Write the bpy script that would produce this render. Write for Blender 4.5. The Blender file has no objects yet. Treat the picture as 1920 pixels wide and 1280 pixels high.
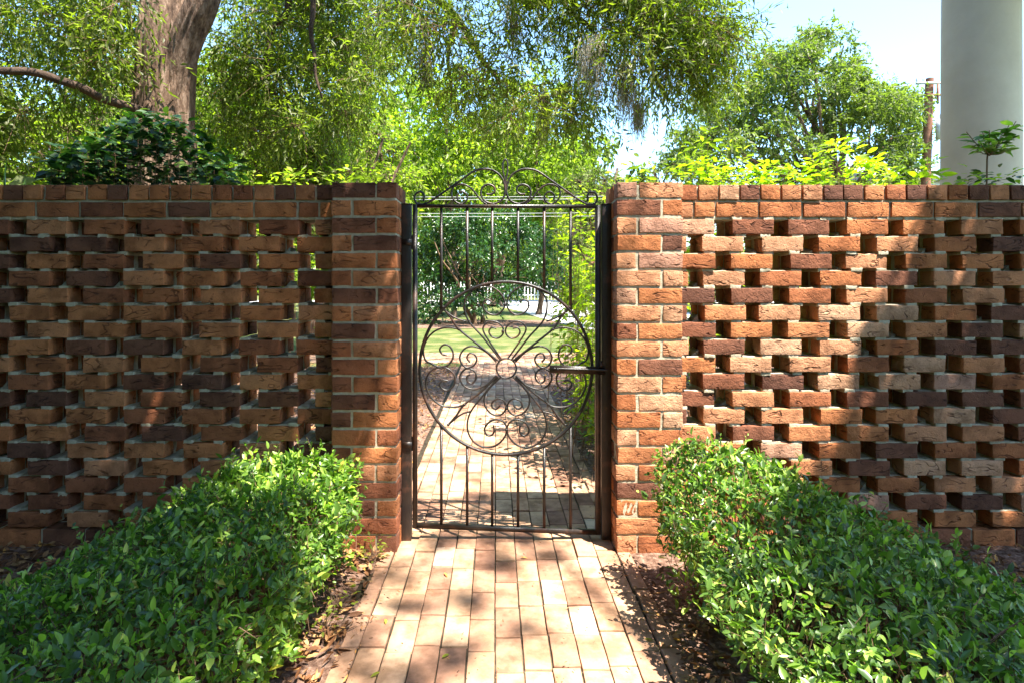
import bpy, bmesh, math
import numpy as np
from mathutils import Vector

# ------------------------------------------------------------------ camera, sky, sun, exposure
SC = bpy.context.scene
COL = SC.collection
F = 1090.0          # focal length in photo pixels (1920 wide)
CX, CY = 930.0, 535.0   # vanishing point in photo pixels
H = 1.30            # eye height
cam = bpy.data.cameras.new("camera")
cam.sensor_width = 36.0
cam.lens = F / 1920.0 * 36.0
cam.shift_x = (960 - CX) / 1920.0
cam.shift_y = -(640 - CY) / 1920.0
cam.clip_start = 0.05
cam.clip_end = 2000.0
camo = bpy.data.objects.new("camera", cam)
camo.location = (0, 0, H)
camo.rotation_euler = (math.radians(90), 0, 0)
COL.objects.link(camo)
SC.camera = camo

SUNV = Vector((0.61, -0.54, 1.80)).normalized()     # towards the sun
KX, KY = 0.61 / 1.80, -0.54 / 1.80                   # horizontal shift of the sun ray per metre of height
w = bpy.data.worlds.new("World")
SC.world = w
w.use_nodes = True
nt = w.node_tree
bg = nt.nodes["Background"]
sky = nt.nodes.new("ShaderNodeTexSky")
sky.sky_type = 'NISHITA'
sky.sun_disc = False
sky.sun_elevation = math.asin(SUNV.z)
sky.sun_rotation = math.atan2(SUNV.x, SUNV.y)
sky.air_density = 1.1
sky.dust_density = 0.6
sky.ozone_density = 1.0
tint = nt.nodes.new("ShaderNodeMix"); tint.data_type = 'RGBA'; tint.blend_type = 'MULTIPLY'
tint.inputs[0].default_value = 1.0; tint.inputs[7].default_value = (.83, .98, 1.06, 1)
nt.links.new(sky.outputs[0], tint.inputs[6]); nt.links.new(tint.outputs[2], bg.inputs[0])
bg.inputs[1].default_value = 0.13
sun = bpy.data.lights.new("sun", 'SUN')
sun.energy = 5.0
sun.angle = math.radians(0.53)
sun.color = (1.0, 0.93, 0.82)
suno = bpy.data.objects.new("sun", sun)
suno.rotation_euler = SUNV.to_track_quat('Z', 'Y').to_euler()
suno.location = (6, -4, 20)
COL.objects.link(suno)
SC.view_settings.view_transform = 'Standard'
SC.view_settings.look = 'None'
SC.view_settings.exposure = 2.25
SC.view_settings.gamma = 1.0
SC.view_settings.use_curve_mapping = False
try:
    SC.cycles.max_bounces = 7
    SC.cycles.diffuse_bounces = 4
    SC.cycles.glossy_bounces = 2
    SC.cycles.transmission_bounces = 4
    SC.cycles.transparent_max_bounces = 4
    SC.cycles.caustics_reflective = False
    SC.cycles.caustics_refractive = False
    SC.cycles.use_denoising = True
except Exception:
    pass

R = np.random.default_rng(7)


def P(px, py, Y):
    """photo pixel at depth Y -> world point"""
    return np.array([(px - CX) / F * Y, Y, H - (py - CY) / F * Y])


# ------------------------------------------------------------------ objects
def tag(o, label=None, cat=None, group=None, kind=None):
    if label: o["label"] = label
    if cat: o["category"] = cat
    if group: o["group"] = group
    if kind: o["kind"] = kind
    return o


def empty(name, loc, label, cat, group=None):
    o = bpy.data.objects.new(name, None)
    o.location = loc
    o.empty_display_size = 0.2
    COL.objects.link(o)
    return tag(o, label, cat, group)


def mesh(name, V, T, mat, parent=None, rnd=None, smooth=False):
    """V (n,3) world coordinates, T list of face arrays (m,3)/(m,4)"""
    if not isinstance(T, (list, tuple)):
        T = [T]
    V = np.asarray(V, dtype=np.float64)
    if parent is not None:
        V = V - np.array(parent.location)
    me = bpy.data.meshes.new(name)
    T = [np.asarray(t, dtype=np.int64) for t in T if len(t)]
    nf = sum(len(t) for t in T)
    nl = sum(t.size for t in T)
    me.vertices.add(len(V))
    me.vertices.foreach_set("co", V.astype(np.float32).ravel())
    me.loops.add(nl)
    me.loops.foreach_set("vertex_index", np.concatenate([t.ravel() for t in T]).astype(np.int32))
    me.polygons.add(nf)
    tot = np.concatenate([np.full(len(t), t.shape[1]) for t in T])
    st = np.concatenate([[0], np.cumsum(tot)[:-1]])
    me.polygons.foreach_set("loop_start", st.astype(np.int32))
    if rnd is not None:
        a = me.attributes.new("rnd", 'FLOAT', 'FACE')
        a.data.foreach_set("value", np.asarray(rnd, dtype=np.float32))
    me.update(calc_edges=True)
    me.validate()
    if smooth:
        me.polygons.foreach_set("use_smooth", np.ones(len(me.polygons), dtype=bool))
    me.materials.append(mat)
    o = bpy.data.objects.new(name, me)
    COL.objects.link(o)
    if parent is not None:
        o.parent = parent
    return o


class MB:
    """collects pieces for one mesh"""
    def __init__(s):
        s.V = []; s.T = {3: [], 4: []}; s.R = {3: [], 4: []}; s.n = 0

    def add(s, V, T, rnd=None):
        V = np.asarray(V, float); T = np.asarray(T)
        k = T.shape[1]
        s.V.append(V); s.T[k].append(T + s.n); s.n += len(V)
        s.R[k].append(np.full(len(T), R.random()) if rnd is None else np.broadcast_to(rnd, (len(T),)))

    def box(s, x0, x1, y0, y1, z0, z1, rnd=None):
        V = np.array([[x, y, z] for x in (x0, x1) for y in (y0, y1) for z in (z0, z1)])
        T = np.array([[0, 1, 3, 2], [4, 6, 7, 5], [0, 4, 5, 1], [2, 3, 7, 6], [0, 2, 6, 4], [1, 5, 7, 3]])
        s.add(V, T, rnd)

    def build(s, name, mat, parent=None, smooth=False):
        T = []; Rn = []
        for k in (3, 4):
            if s.T[k]:
                T.append(np.concatenate(s.T[k])); Rn.append(np.concatenate(s.R[k]))
        return mesh(name, np.concatenate(s.V), T, mat, parent, np.concatenate(Rn), smooth)


# ------------------------------------------------------------------ shapes
def rbox_template(h, r, n):
    """rounded box: half sizes h, radius r, inner cuts n per axis"""
    bm = bmesh.new()
    bmesh.ops.create_cube(bm, size=2.0)
    ax = []
    for a in range(3):
        t = [-h[a], -(h[a] - r * 0.35), -(h[a] - r)]
        m = np.linspace(-(h[a] - r), h[a] - r, n[a] + 2)[1:-1]
        t += list(m) + [h[a] - r, h[a] - r * 0.35, h[a]]
        ax.append(np.array(t))
    bm.free()
    V = []; idx = {}; T = []

    def vid(i, j, k):
        key = (i, j, k)
        if key not in idx:
            idx[key] = len(V); V.append((ax[0][i], ax[1][j], ax[2][k]))
        return idx[key]
    N = [len(a) - 1 for a in ax]
    for i in range(N[0]):
        for j in range(N[1]):
            T.append([vid(i, j, 0), vid(i, j + 1, 0), vid(i + 1, j + 1, 0), vid(i + 1, j, 0)])
            T.append([vid(i, j, N[2]), vid(i + 1, j, N[2]), vid(i + 1, j + 1, N[2]), vid(i, j + 1, N[2])])
    for i in range(N[0]):
        for k in range(N[2]):
            T.append([vid(i, 0, k), vid(i + 1, 0, k), vid(i + 1, 0, k + 1), vid(i, 0, k + 1)])
            T.append([vid(i, N[1], k), vid(i, N[1], k + 1), vid(i + 1, N[1], k + 1), vid(i + 1, N[1], k)])
    for j in range(N[1]):
        for k in range(N[2]):
            T.append([vid(0, j, k), vid(0, j, k + 1), vid(0, j + 1, k + 1), vid(0, j + 1, k)])
            T.append([vid(N[0], j, k), vid(N[0], j + 1, k), vid(N[0], j + 1, k + 1), vid(N[0], j, k + 1)])
    V = np.array(V); hh = np.array(h)
    Q = np.clip(V, -(hh - r), hh - r)
    D = V - Q
    L = np.linalg.norm(D, axis=1, keepdims=True)
    V = np.where(L > 1e-9, Q + D / np.maximum(L, 1e-9) * r, V)
    return V, np.array(T)


def wob(Pn, s, seed):
    """cheap smooth 3-vector noise at points Pn, spatial scale s"""
    r = np.random.default_rng(seed)
    out = np.zeros_like(Pn)
    for _ in range(5):
        k = r.normal(size=(3, 3)) / s * 2.2
        out += np.sin(Pn @ k + r.random(3) * 6.28)
    return out / 2.2


def fbm(x, y, s, seed):
    r = np.random.default_rng(seed)
    o = 0
    for i in range(6):
        a = r.random() * 6.28; f = (1.0 + i * 0.7) / s
        o = o + np.sin((x * math.cos(a) + y * math.sin(a)) * f + r.random() * 6.28) / (1 + 0.5 * i)
    return o / 2.0


_tpl = {}
def brick(mb, x0, x1, y0, y1, z0, z1, r=0.002, jit=0.0014, rnd=None, turn=0.004, cuts=(7, 3, 2)):
    h = (round((x1 - x0) / 2, 4), round((y1 - y0) / 2, 4), round((z1 - z0) / 2, 4))
    key = (h, r, cuts)
    if key not in _tpl:
        _tpl[key] = rbox_template(h, r, cuts)
    V, T = _tpl[key]
    V = V.copy()
    a = R.normal() * turn; b = R.normal() * turn * 1.4
    c, s_ = math.cos(a), math.sin(a)
    X = V[:, 0] * c - V[:, 1] * s_; Y = V[:, 0] * s_ + V[:, 1] * c
    Z = V[:, 2] + b * V[:, 0]
    C = np.array([(x0 + x1) / 2 + R.normal() * jit, (y0 + y1) / 2 + R.normal() * jit * 0.8, (z0 + z1) / 2 + R.normal() * jit * 0.4])
    V = np.stack([X, Y, Z], 1) + C
    if jit > 0:
        V = V + wob(V, 0.035, 11) * jit * 0.55 + wob(V, 0.012, 5) * jit * 0.35
    mb.add(V, T, rnd)


def catmull(pts, n=10):
    p = np.asarray(pts, float)
    p = np.vstack([2 * p[0] - p[1], p, 2 * p[-1] - p[-2]])
    out = []
    t = np.linspace(0, 1, n, endpoint=False)[:, None]
    for i in range(1, len(p) - 2):
        a, b, c, d = p[i - 1], p[i], p[i + 1], p[i + 2]
        out.append(0.5 * ((2 * b) + (-a + c) * t + (2 * a - 5 * b + 4 * c - d) * t ** 2 + (-a + 3 * b - 3 * c + d) * t ** 3))
    out.append(p[-2][None])
    return np.vstack(out)


def tube(mb, pts, rad, sides=8, rnd=None, flat=1.0, closed=False):
    p = np.asarray(pts, float)
    n = len(p)
    rad = np.broadcast_to(np.asarray(rad, float), (n,))
    if closed:
        tan = np.roll(p, -1, 0) - np.roll(p, 1, 0)
    else:
        tan = np.gradient(p, axis=0)
    tan /= np.maximum(np.linalg.norm(tan, axis=1, keepdims=True), 1e-9)
    ref = np.array([0, 1.0, 0]) if abs(tan[0][1]) < 0.8 else np.array([1.0, 0, 0])
    V = []
    a = np.arange(sides) / sides * 2 * math.pi + math.pi / sides
    u = np.cross(ref, tan[0]); u /= np.linalg.norm(u)
    for i in range(n):
        u = u - tan[i] * (u @ tan[i]); u /= max(np.linalg.norm(u), 1e-9)
        v = np.cross(tan[i], u)
        V.append(p[i] + rad[i] * (np.cos(a)[:, None] * u + flat * np.sin(a)[:, None] * v))
    V = np.vstack(V)
    i0 = np.arange(n if closed else n - 1)[:, None]; j = np.arange(sides)[None]
    i1 = (i0 + 1) % n
    T = np.stack([i0 * sides + j, i0 * sides + (j + 1) % sides, i1 * sides + (j + 1) % sides, i1 * sides + j], -1).reshape(-1, 4)
    mb.add(V, T, rnd)
    if not closed and sides == 4:
        mb.add(V[:4], [[3, 2, 1, 0]], rnd); mb.add(V[-4:], [[0, 1, 2, 3]], rnd)


def twigs_mesh(S, E, r0, droop=0.0, seg=3):
    """many thin 3-sided twigs from S to E (n,3)"""
    n = len(S)
    t = np.linspace(0, 1, seg + 1)
    p = S[:, None] + (E - S)[:, None] * t[None, :, None]
    p[:, :, 2] += droop * (t * (1 - t))[None] * np.linalg.norm(E - S, axis=1)[:, None]
    d = E - S; d /= np.maximum(np.linalg.norm(d, axis=1, keepdims=True), 1e-9)
    rf = R.normal(size=(n, 3))
    u = np.cross(d, rf); u /= np.maximum(np.linalg.norm(u, axis=1, keepdims=True), 1e-9)
    v = np.cross(d, u)
    rr = np.broadcast_to(np.asarray(r0, float), (n,))[:, None] * (1 - 0.65 * t)[None]
    V = []
    for k in range(3):
        a = k * 2.094
        V.append(p + rr[..., None] * (math.cos(a) * u + math.sin(a) * v)[:, None])
    V = np.stack(V, 2)           # n, seg+1, 3, 3
    base = (np.arange(n) * (seg + 1) * 3)[:, None, None]
    s = np.arange(seg)[None, :, None] * 3; k = np.arange(3)[None, None]
    T = np.stack([base + s + k, base + s + (k + 1) % 3, base + s + 3 + (k + 1) % 3, base + s + 3 + k], -1).reshape(-1, 4)
    return V.reshape(-1, 3), T


def unit(a):
    return a / np.maximum(np.linalg.norm(a, axis=-1, keepdims=True), 1e-9)


def leaves(pos, d, nrm, L, W, kind="near", droop=0.25, fold=0.25):
    """leaf blades as real folded meshes; returns V, T(tri), k faces per leaf"""
    n = len(pos)
    d = unit(d)
    s = unit(np.cross(d, nrm))
    m = np.cross(s, d)
    L = np.broadcast_to(np.asarray(L, float), (n,)); W = np.broadcast_to(np.asarray(W, float), (n,))
    if kind == "near":
        tp = [(0, 0), (.22, -.40), (.25, 0), (.22, .40), (.6, -.46), (.62, 0), (.6, .46), (1, 0), (.84, -.22), (.84, .22)]
        T = [(0, 1, 2), (0, 2, 3), (1, 4, 5), (1, 5, 2), (2, 5, 6), (2, 6, 3), (4, 8, 5), (8, 7, 5), (5, 7, 9), (5, 9, 6)]
    elif kind == "mid":
        tp = [(0, 0), (.4, -.5), (.42, 0), (.4, .5), (1, 0)]
        T = [(0, 1, 2), (0, 2, 3), (1, 4, 2), (2, 4, 3)]
    else:
        tp = [(0, 0), (.45, -.5), (.45, .5), (1, 0)]
        T = [(0, 1, 3), (0, 3, 2)]
    V = np.zeros((n, len(tp), 3))
    dr = np.broadcast_to(np.asarray(droop, float), (n,)) * (0.5 + R.random(n))
    for i, (y, x) in enumerate(tp):
        V[:, i] = pos + d * (L * y)[:, None] + s * (W * x)[:, None] + m * (abs(x) * W * fold - dr * L * y * y)[:, None]
    T = np.array(T)[None] + (np.arange(n) * len(tp))[:, None, None]
    return V.reshape(-1, 3), T.reshape(-1, 3), len(tp), T.shape[1]


def leaf_obj(name, pos, d, nrm, L, W, mat, parent, kind="near", rnd=None, **kw):
    V, T, _, k = leaves(pos, d, nrm, L, W, kind, **kw)
    rr = R.random(len(pos)) if rnd is None else rnd
    return mesh(name, V, T, mat, parent, np.repeat(rr, k), smooth=(kind == "near"))


# ------------------------------------------------------------------ materials
def new_mat(name):
    m = bpy.data.materials.new(name); m.use_nodes = True
    n = m.node_tree; b = n.nodes["Principled BSDF"]
    return m, n, b


def ramp(n, stops, interp='LINEAR'):
    r = n.nodes.new("ShaderNodeValToRGB")
    e = r.color_ramp.elements
    r.color_ramp.interpolation = interp
    while len(e) > 1: e.remove(e[-1])
    e[0].position = stops[0][0]; e[0].color = (*stops[0][1], 1)
    for p_, c in stops[1:]:
        x = e.new(p_); x.color = (*c, 1)
    return r


def noise(n, vec, scale, detail=4, rough=0.55, dist=0.0):
    t = n.nodes.new("ShaderNodeTexNoise")
    t.inputs["Scale"].default_value = scale; t.inputs["Detail"].default_value = detail
    t.inputs["Roughness"].default_value = rough; t.inputs["Distortion"].default_value = dist
    if vec is not None: n.links.new(vec, t.inputs["Vector"])
    return t


def mth(n, op, a, b=None, c=None, clamp=False):
    m = n.nodes.new("ShaderNodeMath"); m.operation = op; m.use_clamp = clamp
    for i, v in enumerate((a, b, c)):
        if v is None: continue
        if isinstance(v, (int, float)): m.inputs[i].default_value = v
        else: n.links.new(v, m.inputs[i])
    return m.outputs[0]


def mix(n, fac, a, b, mode='MIX'):
    m = n.nodes.new("ShaderNodeMix"); m.data_type = 'RGBA'; m.blend_type = mode
    if isinstance(fac, (int, float)): m.inputs[0].default_value = fac
    else: n.links.new(fac, m.inputs[0])
    for i, v in ((6, a), (7, b)):
        if isinstance(v, tuple): m.inputs[i].default_value = (*v, 1)
        else: n.links.new(v, m.inputs[i])
    return m.outputs[2]


def bump(n, b, h, strength, dist, prev=None):
    u = n.nodes.new("ShaderNodeBump")
    u.inputs["Strength"].default_value = strength; u.inputs["Distance"].default_value = dist
    n.links.new(h, u.inputs["Height"])
    if prev is not None: n.links.new(prev, u.inputs["Normal"])
    n.links.new(u.outputs[0], b.inputs["Normal"])
    return u.outputs[0]


def attr(n, name="rnd"):
    a = n.nodes.new("ShaderNodeAttribute"); a.attribute_name = name
    return a.outputs["Fac"]


def coord(n, scale=None):
    t = n.nodes.new("ShaderNodeTexCoord")
    if scale is None: return t.outputs["Object"]
    m = n.nodes.new("ShaderNodeMapping"); m.inputs["Scale"].default_value = scale
    n.links.new(t.outputs["Object"], m.inputs[0])
    return m.outputs[0]


def offset_by(n, vec, a, k=37.0):
    """shift texture space per brick so that no two bricks share a pattern"""
    c = n.nodes.new("ShaderNodeCombineXYZ")
    for i, q in enumerate((k, k * 1.7, k * 0.6)):
        n.links.new(mth(n, 'MULTIPLY', a, q), c.inputs[i])
    v = n.nodes.new("ShaderNodeVectorMath"); v.operation = 'ADD'
    n.links.new(vec, v.inputs[0]); n.links.new(c.outputs[0], v.inputs[1])
    return v.outputs[0]


def brick_mat(name, stops, groove=1.0, rough=0.9, grain=1.0):
    m, n, b = new_mat(name)
    a = attr(n); v = offset_by(n, coord(n), a)
    base = ramp(n, stops); n.links.new(a, base.inputs[0])
    n1 = noise(n, v, 9, 4, .6); n2 = noise(n, v, 130, 3, .7); n3 = noise(n, v, 34, 5, .65)
    # firing stains across a brick, and speckle
    r1 = ramp(n, [(.36, (.50, .46, .42)), (.56, (1, 1, 1)), (.76, (1.22, 1.15, 1.05))]); n.links.new(n1.outputs[0], r1.inputs[0])
    c = mix(n, 0.85, base.outputs[0], r1.outputs[0], 'MULTIPLY')
    r2 = ramp(n, [(.30, (.35, .32, .32)), (.44, (1, 1, 1)), (.64, (1, 1, 1)), (.74, (1.7, 1.65, 1.5))]); n.links.new(n2.outputs[0], r2.inputs[0])
    c = mix(n, 0.55 * grain, c, r2.outputs[0], 'MULTIPLY')
    # wavy gouges running along the brick
    g = n.nodes.new("ShaderNodeMapping"); g.inputs["Scale"].default_value = (7.5, 7.5, 24)
    n.links.new(v, g.inputs[0])
    gn = noise(n, g.outputs[0], 1.0, 1.5, .45, 0.9)
    line = mth(n, 'ABSOLUTE', mth(n, 'SUBTRACT', gn.outputs[0], 0.5))
    ln = n.nodes.new("ShaderNodeMapRange"); ln.inputs[1].default_value = 0.004; ln.inputs[2].default_value = 0.024
    ln.interpolation_type = 'SMOOTHSTEP'
    n.links.new(line, ln.inputs[0])
    # break the gouges up so that they are separate strokes
    br = noise(n, v, 12, 2, .5)
    bk = n.nodes.new("ShaderNodeMapRange"); bk.inputs[1].default_value = .46; bk.inputs[2].default_value = .54
    n.links.new(br.outputs[0], bk.inputs[0])
    gro = mth(n, 'MAXIMUM', ln.outputs[0], bk.outputs[0])
    dk = ramp(n, [(0, (.38, .34, .34)), (1, (1, 1, 1))]); n.links.new(gro, dk.inputs[0])
    c = mix(n, groove * .8, c, dk.outputs[0], 'MULTIPLY')
    if not groove:
        st_ = noise(n, coord(n), 3.1, 6, .7)
        rs = ramp(n, [(.36, (.60, .56, .50)), (.52, (1, 1, 1)), (.68, (1.08, 1.08, 1.08))]); n.links.new(st_.outputs[0], rs.inputs[0])
        c = mix(n, .8, c, rs.outputs[0], 'MULTIPLY')
    n.links.new(c, b.inputs["Base Color"])
    b.inputs["Roughness"].default_value = rough
    b.inputs["Specular IOR Level"].default_value = 0.25
    hsum = mth(n, 'ADD', mth(n, 'MULTIPLY', gro, 1.0 * groove), mth(n, 'ADD', mth(n, 'MULTIPLY', n3.outputs[0], 0.9 * grain), mth(n, 'MULTIPLY', n2.outputs[0], .5 * grain)))
    bump(n, b, hsum, 1.0, 0.007 if groove else .0035)
    return m


BR = [(0.0, (.145, .062, .040)), (.16, (.20, .080, .046)), (.30, (.31, .108, .052)), (.5, (.43, .152, .058)),
      (.66, (.50, .188, .072)), (.82, (.54, .25, .130)), (.93, (.58, .33, .200)), (1.0, (.40, .205, .145))]
M_brick = brick_mat("weathered_brick", BR)
PV = [(0, (.25, .130, .088)), (.2, (.34, .188, .122)), (.45, (.41, .235, .152)), (.7, (.46, .275, .168)), (.93, (.50, .33, .215)), (1, (.54, .41, .32))]
M_paver = brick_mat("paver_brick", PV, groove=0.0, grain=0.35)


def simple_noise_mat(name, stops, scale, rough=0.9, bdist=0.003, bscale=60, bstr=0.6, detail=5, spec=.2):
    m, n, b = new_mat(name)
    v = coord(n)
    t = noise(n, v, scale, detail, .65)
    r = ramp(n, stops); n.links.new(t.outputs[0], r.inputs[0])
    n.links.new(r.outputs[0], b.inputs["Base Color"])
    t2 = noise(n, v, bscale, 5, .7)
    bump(n, b, t2.outputs[0], bstr, bdist)
    b.inputs["Roughness"].default_value = rough
    b.inputs["Specular IOR Level"].default_value = spec
    return m


M_mortar = simple_noise_mat("lime_mortar", [(.3, (.30, .26, .18)), (.55, (.48, .43, .32)), (.75, (.58, .53, .41))], 22, bdist=.005, bscale=90)
M_mulch = simple_noise_mat("soil_mulch", [(.3, (.06, .03, .02)), (.46, (.15, .085, .058)), (.6, (.27, .17, .125)), (.75, (.42, .30, .24))], 38, bdist=.02, bscale=55, bstr=1)
M_bed = simple_noise_mat("joint_sand", [(.35, (.03, .022, .015)), (.6, (.09, .07, .045)), (.75, (.06, .09, .03))], 25, bdist=.004)
M_lawn = simple_noise_mat("lawn_grass", [(.30, (.045, .070, .016)), (.45, (.075, .105, .025)), (.55, (.13, .14, .045)), (.7, (.24, .19, .10))], 1.3, bdist=.03, bscale=40, bstr=1)
M_road = simple_noise_mat("pale_road", [(.3, (.42, .40, .38)), (.7, (.55, .53, .50))], 1.5, bdist=.004)
M_cross = brick_mat("cross_path_brick", PV, groove=0.0, grain=.4)
M_white = simple_noise_mat("white_paint", [(.3, (.72, .72, .70)), (.7, (.80, .80, .78))], 3, rough=.6, bdist=.001)
M_stucco = simple_noise_mat("column_stucco", [(.3, (.48, .41, .32)), (.7, (.60, .53, .425))], 1.6, rough=.75, bdist=.003, bscale=26, bstr=.35)
M_pole = simple_noise_mat("pole_wood", [(.3, (.13, .055, .035)), (.7, (.27, .13, .08))], 6, bdist=.01, bscale=20)
M_grey = simple_noise_mat("grey_metal", [(.3, (.50, .52, .55)), (.7, (.60, .62, .64))], 4, rough=.5, bdist=.001)
M_roof = simple_noise_mat("roof_shingle", [(.3, (.20, .20, .21)), (.7, (.34, .34, .35))], 3, bdist=.02)
M_redbrick = simple_noise_mat("far_house_brick", [(.3, (.24, .09, .06)), (.7, (.36, .15, .10))], 5, bdist=.01)
M_dark = simple_noise_mat("window_dark", [(.3, (.02, .025, .03)), (.7, (.05, .06, .07))], 2, rough=.15, bdist=0, spec=.6)
M_wire = simple_noise_mat("wire_grey", [(.3, (.35, .35, .36)), (.7, (.5, .5, .5))], 2, bdist=0)
M_moss = simple_noise_mat("spanish_moss", [(.3, (.30, .27, .20)), (.7, (.52, .47, .36))], 12, bdist=0)


def iron_mat():
    m, n, b = new_mat("painted_iron")
    v = coord(n)
    t = noise(n, v, 30, 5, .65)
    t2 = noise(n, v, 9, 4, .6)
    r = ramp(n, [(.35, (.010, .009, .009)), (.54, (.022, .016, .013)), (.68, (.10, .045, .028))]); n.links.new(t2.outputs[0], r.inputs[0])
    n.links.new(r.outputs[0], b.inputs["Base Color"])
    rr = n.nodes.new("ShaderNodeMapRange"); rr.inputs[3].default_value = .22; rr.inputs[4].default_value = .6
    n.links.new(t.outputs[0], rr.inputs[0]); n.links.new(rr.outputs[0], b.inputs["Roughness"])
    b.inputs["Specular IOR Level"].default_value = .6
    bump(n, b, noise(n, v, 140, 4, .7).outputs[0], .55, .0022)
    return m
M_iron = iron_mat()


def leaf_mat(name, stops, trans=0.45, rough=0.38, tcol=None, spec=0.4):
    m, n, b = new_mat(name)
    a = attr(n)
    r = ramp(n, stops); n.links.new(a, r.inputs[0])
    v = coord(n)
    t = noise(n, v, 1.3, 3, .5)
    rm = ramp(n, [(.3, (.72, .78, .72)), (.7, (1.25, 1.18, 1.0))]); n.links.new(t.outputs[0], rm.inputs[0])
    c = mix(n, .7, r.outputs[0], rm.outputs[0], 'MULTIPLY')
    n.links.new(c, b.inputs["Base Color"])
    b.inputs["Roughness"].default_value = rough
    b.inputs["Specular IOR Level"].default_value = spec
    tr = n.nodes.new("ShaderNodeBsdfTranslucent")
    tc = mix(n, 1.0, c, tcol or (1.5, 1.9, .55), 'MULTIPLY')
    n.links.new(tc, tr.inputs[0])
    mx = n.nodes.new("ShaderNodeMixShader"); mx.inputs[0].default_value = trans
    n.links.new(b.outputs[0], mx.inputs[1]); n.links.new(tr.outputs[0], mx.inputs[2])
    n.links.new(mx.outputs[0], n.nodes["Material Output"].inputs[0])
    return m


M_hedge = leaf_mat("hedge_leaf", [(0, (.035, .078, .014)), (.45, (.080, .165, .026)), (.8, (.20, .33, .05)), (.97, (.40, .54, .10)), (1, (.45, .36, .08))], .40, .36, spec=.5)
M_hedge2 = leaf_mat("hedge_leaf_bluish", [(0, (.038, .082, .020)), (.45, (.085, .170, .034)), (.8, (.22, .35, .06)), (.97, (.43, .57, .14)), (1, (.46, .38, .10))], .40, .34, spec=.6)
M_oakleaf = leaf_mat("oak_leaf", [(0, (.05, .062, .014)), (.4, (.10, .125, .022)), (.8, (.19, .225, .036)), (.93, (.24, .27, .05)), (1, (.27, .16, .06))], .55, .45)
M_bright = leaf_mat("bright_leaf", [(0, (.09, .125, .02)), (.5, (.18, .235, .030)), (1, (.32, .36, .05))], .58, .45)
M_lime = leaf_mat("lime_leaf", [(0, (.14, .22, .02)), (.5, (.26, .35, .02)), (1, (.42, .47, .03))], .55, .4)
M_darkleaf = leaf_mat("dark_leaf", [(0, (.014, .042, .012)), (.5, (.028, .075, .020)), (.85, (.05, .12, .028)), (1, (.13, .20, .045))], .28, .3, spec=.5)
M_farleaf = leaf_mat("far_leaf", [(0, (.055, .075, .022)), (.5, (.105, .135, .036)), (1, (.18, .21, .06))], .48, .5)
M_shadeleaf = leaf_mat("shaded_bush_leaf", [(0, (.008, .026, .010)), (.5, (.016, .048, .015)), (.85, (.03, .08, .02)), (1, (.08, .13, .03))], .2, .5, spec=.2)  # extra dark green: canopy shade on the bush put into leaf colour
M_dead = leaf_mat("dead_leaf", [(0, (.07, .032, .018)), (.4, (.18, .080, .038)), (.7, (.30, .155, .075)), (.92, (.42, .25, .12)), (1, (.55, .27, .06))], .12, .65, tcol=(1.2, 1, .7), spec=.2)
M_bark = simple_noise_mat("oak_bark", [(.32, (.045, .027, .018)), (.48, (.13, .080, .052)), (.70, (.30, .21, .15))], 7, bdist=.05, bscale=9, bstr=1)
M_twig = simple_noise_mat("twig_bark", [(.3, (.10, .06, .038)), (.7, (.24, .15, .09))], 8, bdist=.002)


def bark_streak(m):
    n = m.node_tree
    for t in n.nodes:
        if t.type == 'TEX_NOISE':
            mp = n.nodes.new("ShaderNodeMapping"); mp.inputs["Scale"].default_value = (2.6, 2.6, .55)
            n.links.new(t.inputs["Vector"].links[0].from_socket, mp.inputs[0])
            n.links.new(mp.outputs[0], t.inputs["Vector"])
bark_streak(M_bark)

M_bough = simple_noise_mat("shaded_bark", [(.3, (.03, .02, .014)), (.7, (.10, .065, .045))], 9, bdist=.03, bscale=14, bstr=1)  # darker bark for the boughs, their shade put into the colour
# ------------------------------------------------------------------ ground, paths, road
def sheet(name, x0, x1, y0, y1, z, mat, nx=1, ny=1, amp=0.0, edge=0.0):
    xs = np.linspace(x0, x1, nx + 1); ys = np.linspace(y0, y1, ny + 1)
    X, Y = np.meshgrid(xs, ys, indexing='ij')
    Z = np.full_like(X, z)
    if amp: Z = Z + amp * (fbm(X, Y, .18, 3) + .6 * fbm(X, Y, .06, 4))
    V = np.stack([X, Y, Z], -1).reshape(-1, 3)
    i, j = np.meshgrid(np.arange(nx), np.arange(ny), indexing='ij')
    a = (i * (ny + 1) + j)
    T = np.stack([a, a + ny + 1, a + ny + 2, a + 1], -1).reshape(-1, 4)
    o = mesh(name, V, T, mat, None, np.full(len(T), .5), True)
    return tag(o, kind="structure")


g = sheet("ground", -400, 400, -60, 900, -0.03, M_lawn)
# planting beds: soil in front of the wall and just behind it
sheet("soil", -6, -0.555, 0.2, 2.94, -0.004, M_mulch, 120, 60, .006)
sheet("soil", 0.645, 6, 0.2, 2.94, -0.004, M_mulch, 120, 60, .006)
sheet("soil", -5, -0.60, 3.02, 9.4, -0.006, M_mulch, 60, 60, .006)
sheet("soil", 0.645, 5, 3.02, 9.4, -0.006, M_mulch, 60, 60, .006)
# mulch ring beneath the camellia
mb = MB()
aa = np.linspace(0, 2 * math.pi, 49)[:-1]
cxm, cym = (880 - CX) / F * 20.5, 20.3
rr = 1 + .12 * np.sin(aa * 3 + 1) + .06 * np.sin(aa * 7)
ring = np.stack([cxm + 4.6 * rr * np.cos(aa), cym + 2.2 * rr * np.sin(aa), np.full(48, -.022)], 1)
mb.add(np.vstack([ring, [[cxm, cym, -.018]]]), [[i, (i + 1) % 48, 48] for i in range(48)])
tag(mb.build("soil", M_mulch), kind="structure")

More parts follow.
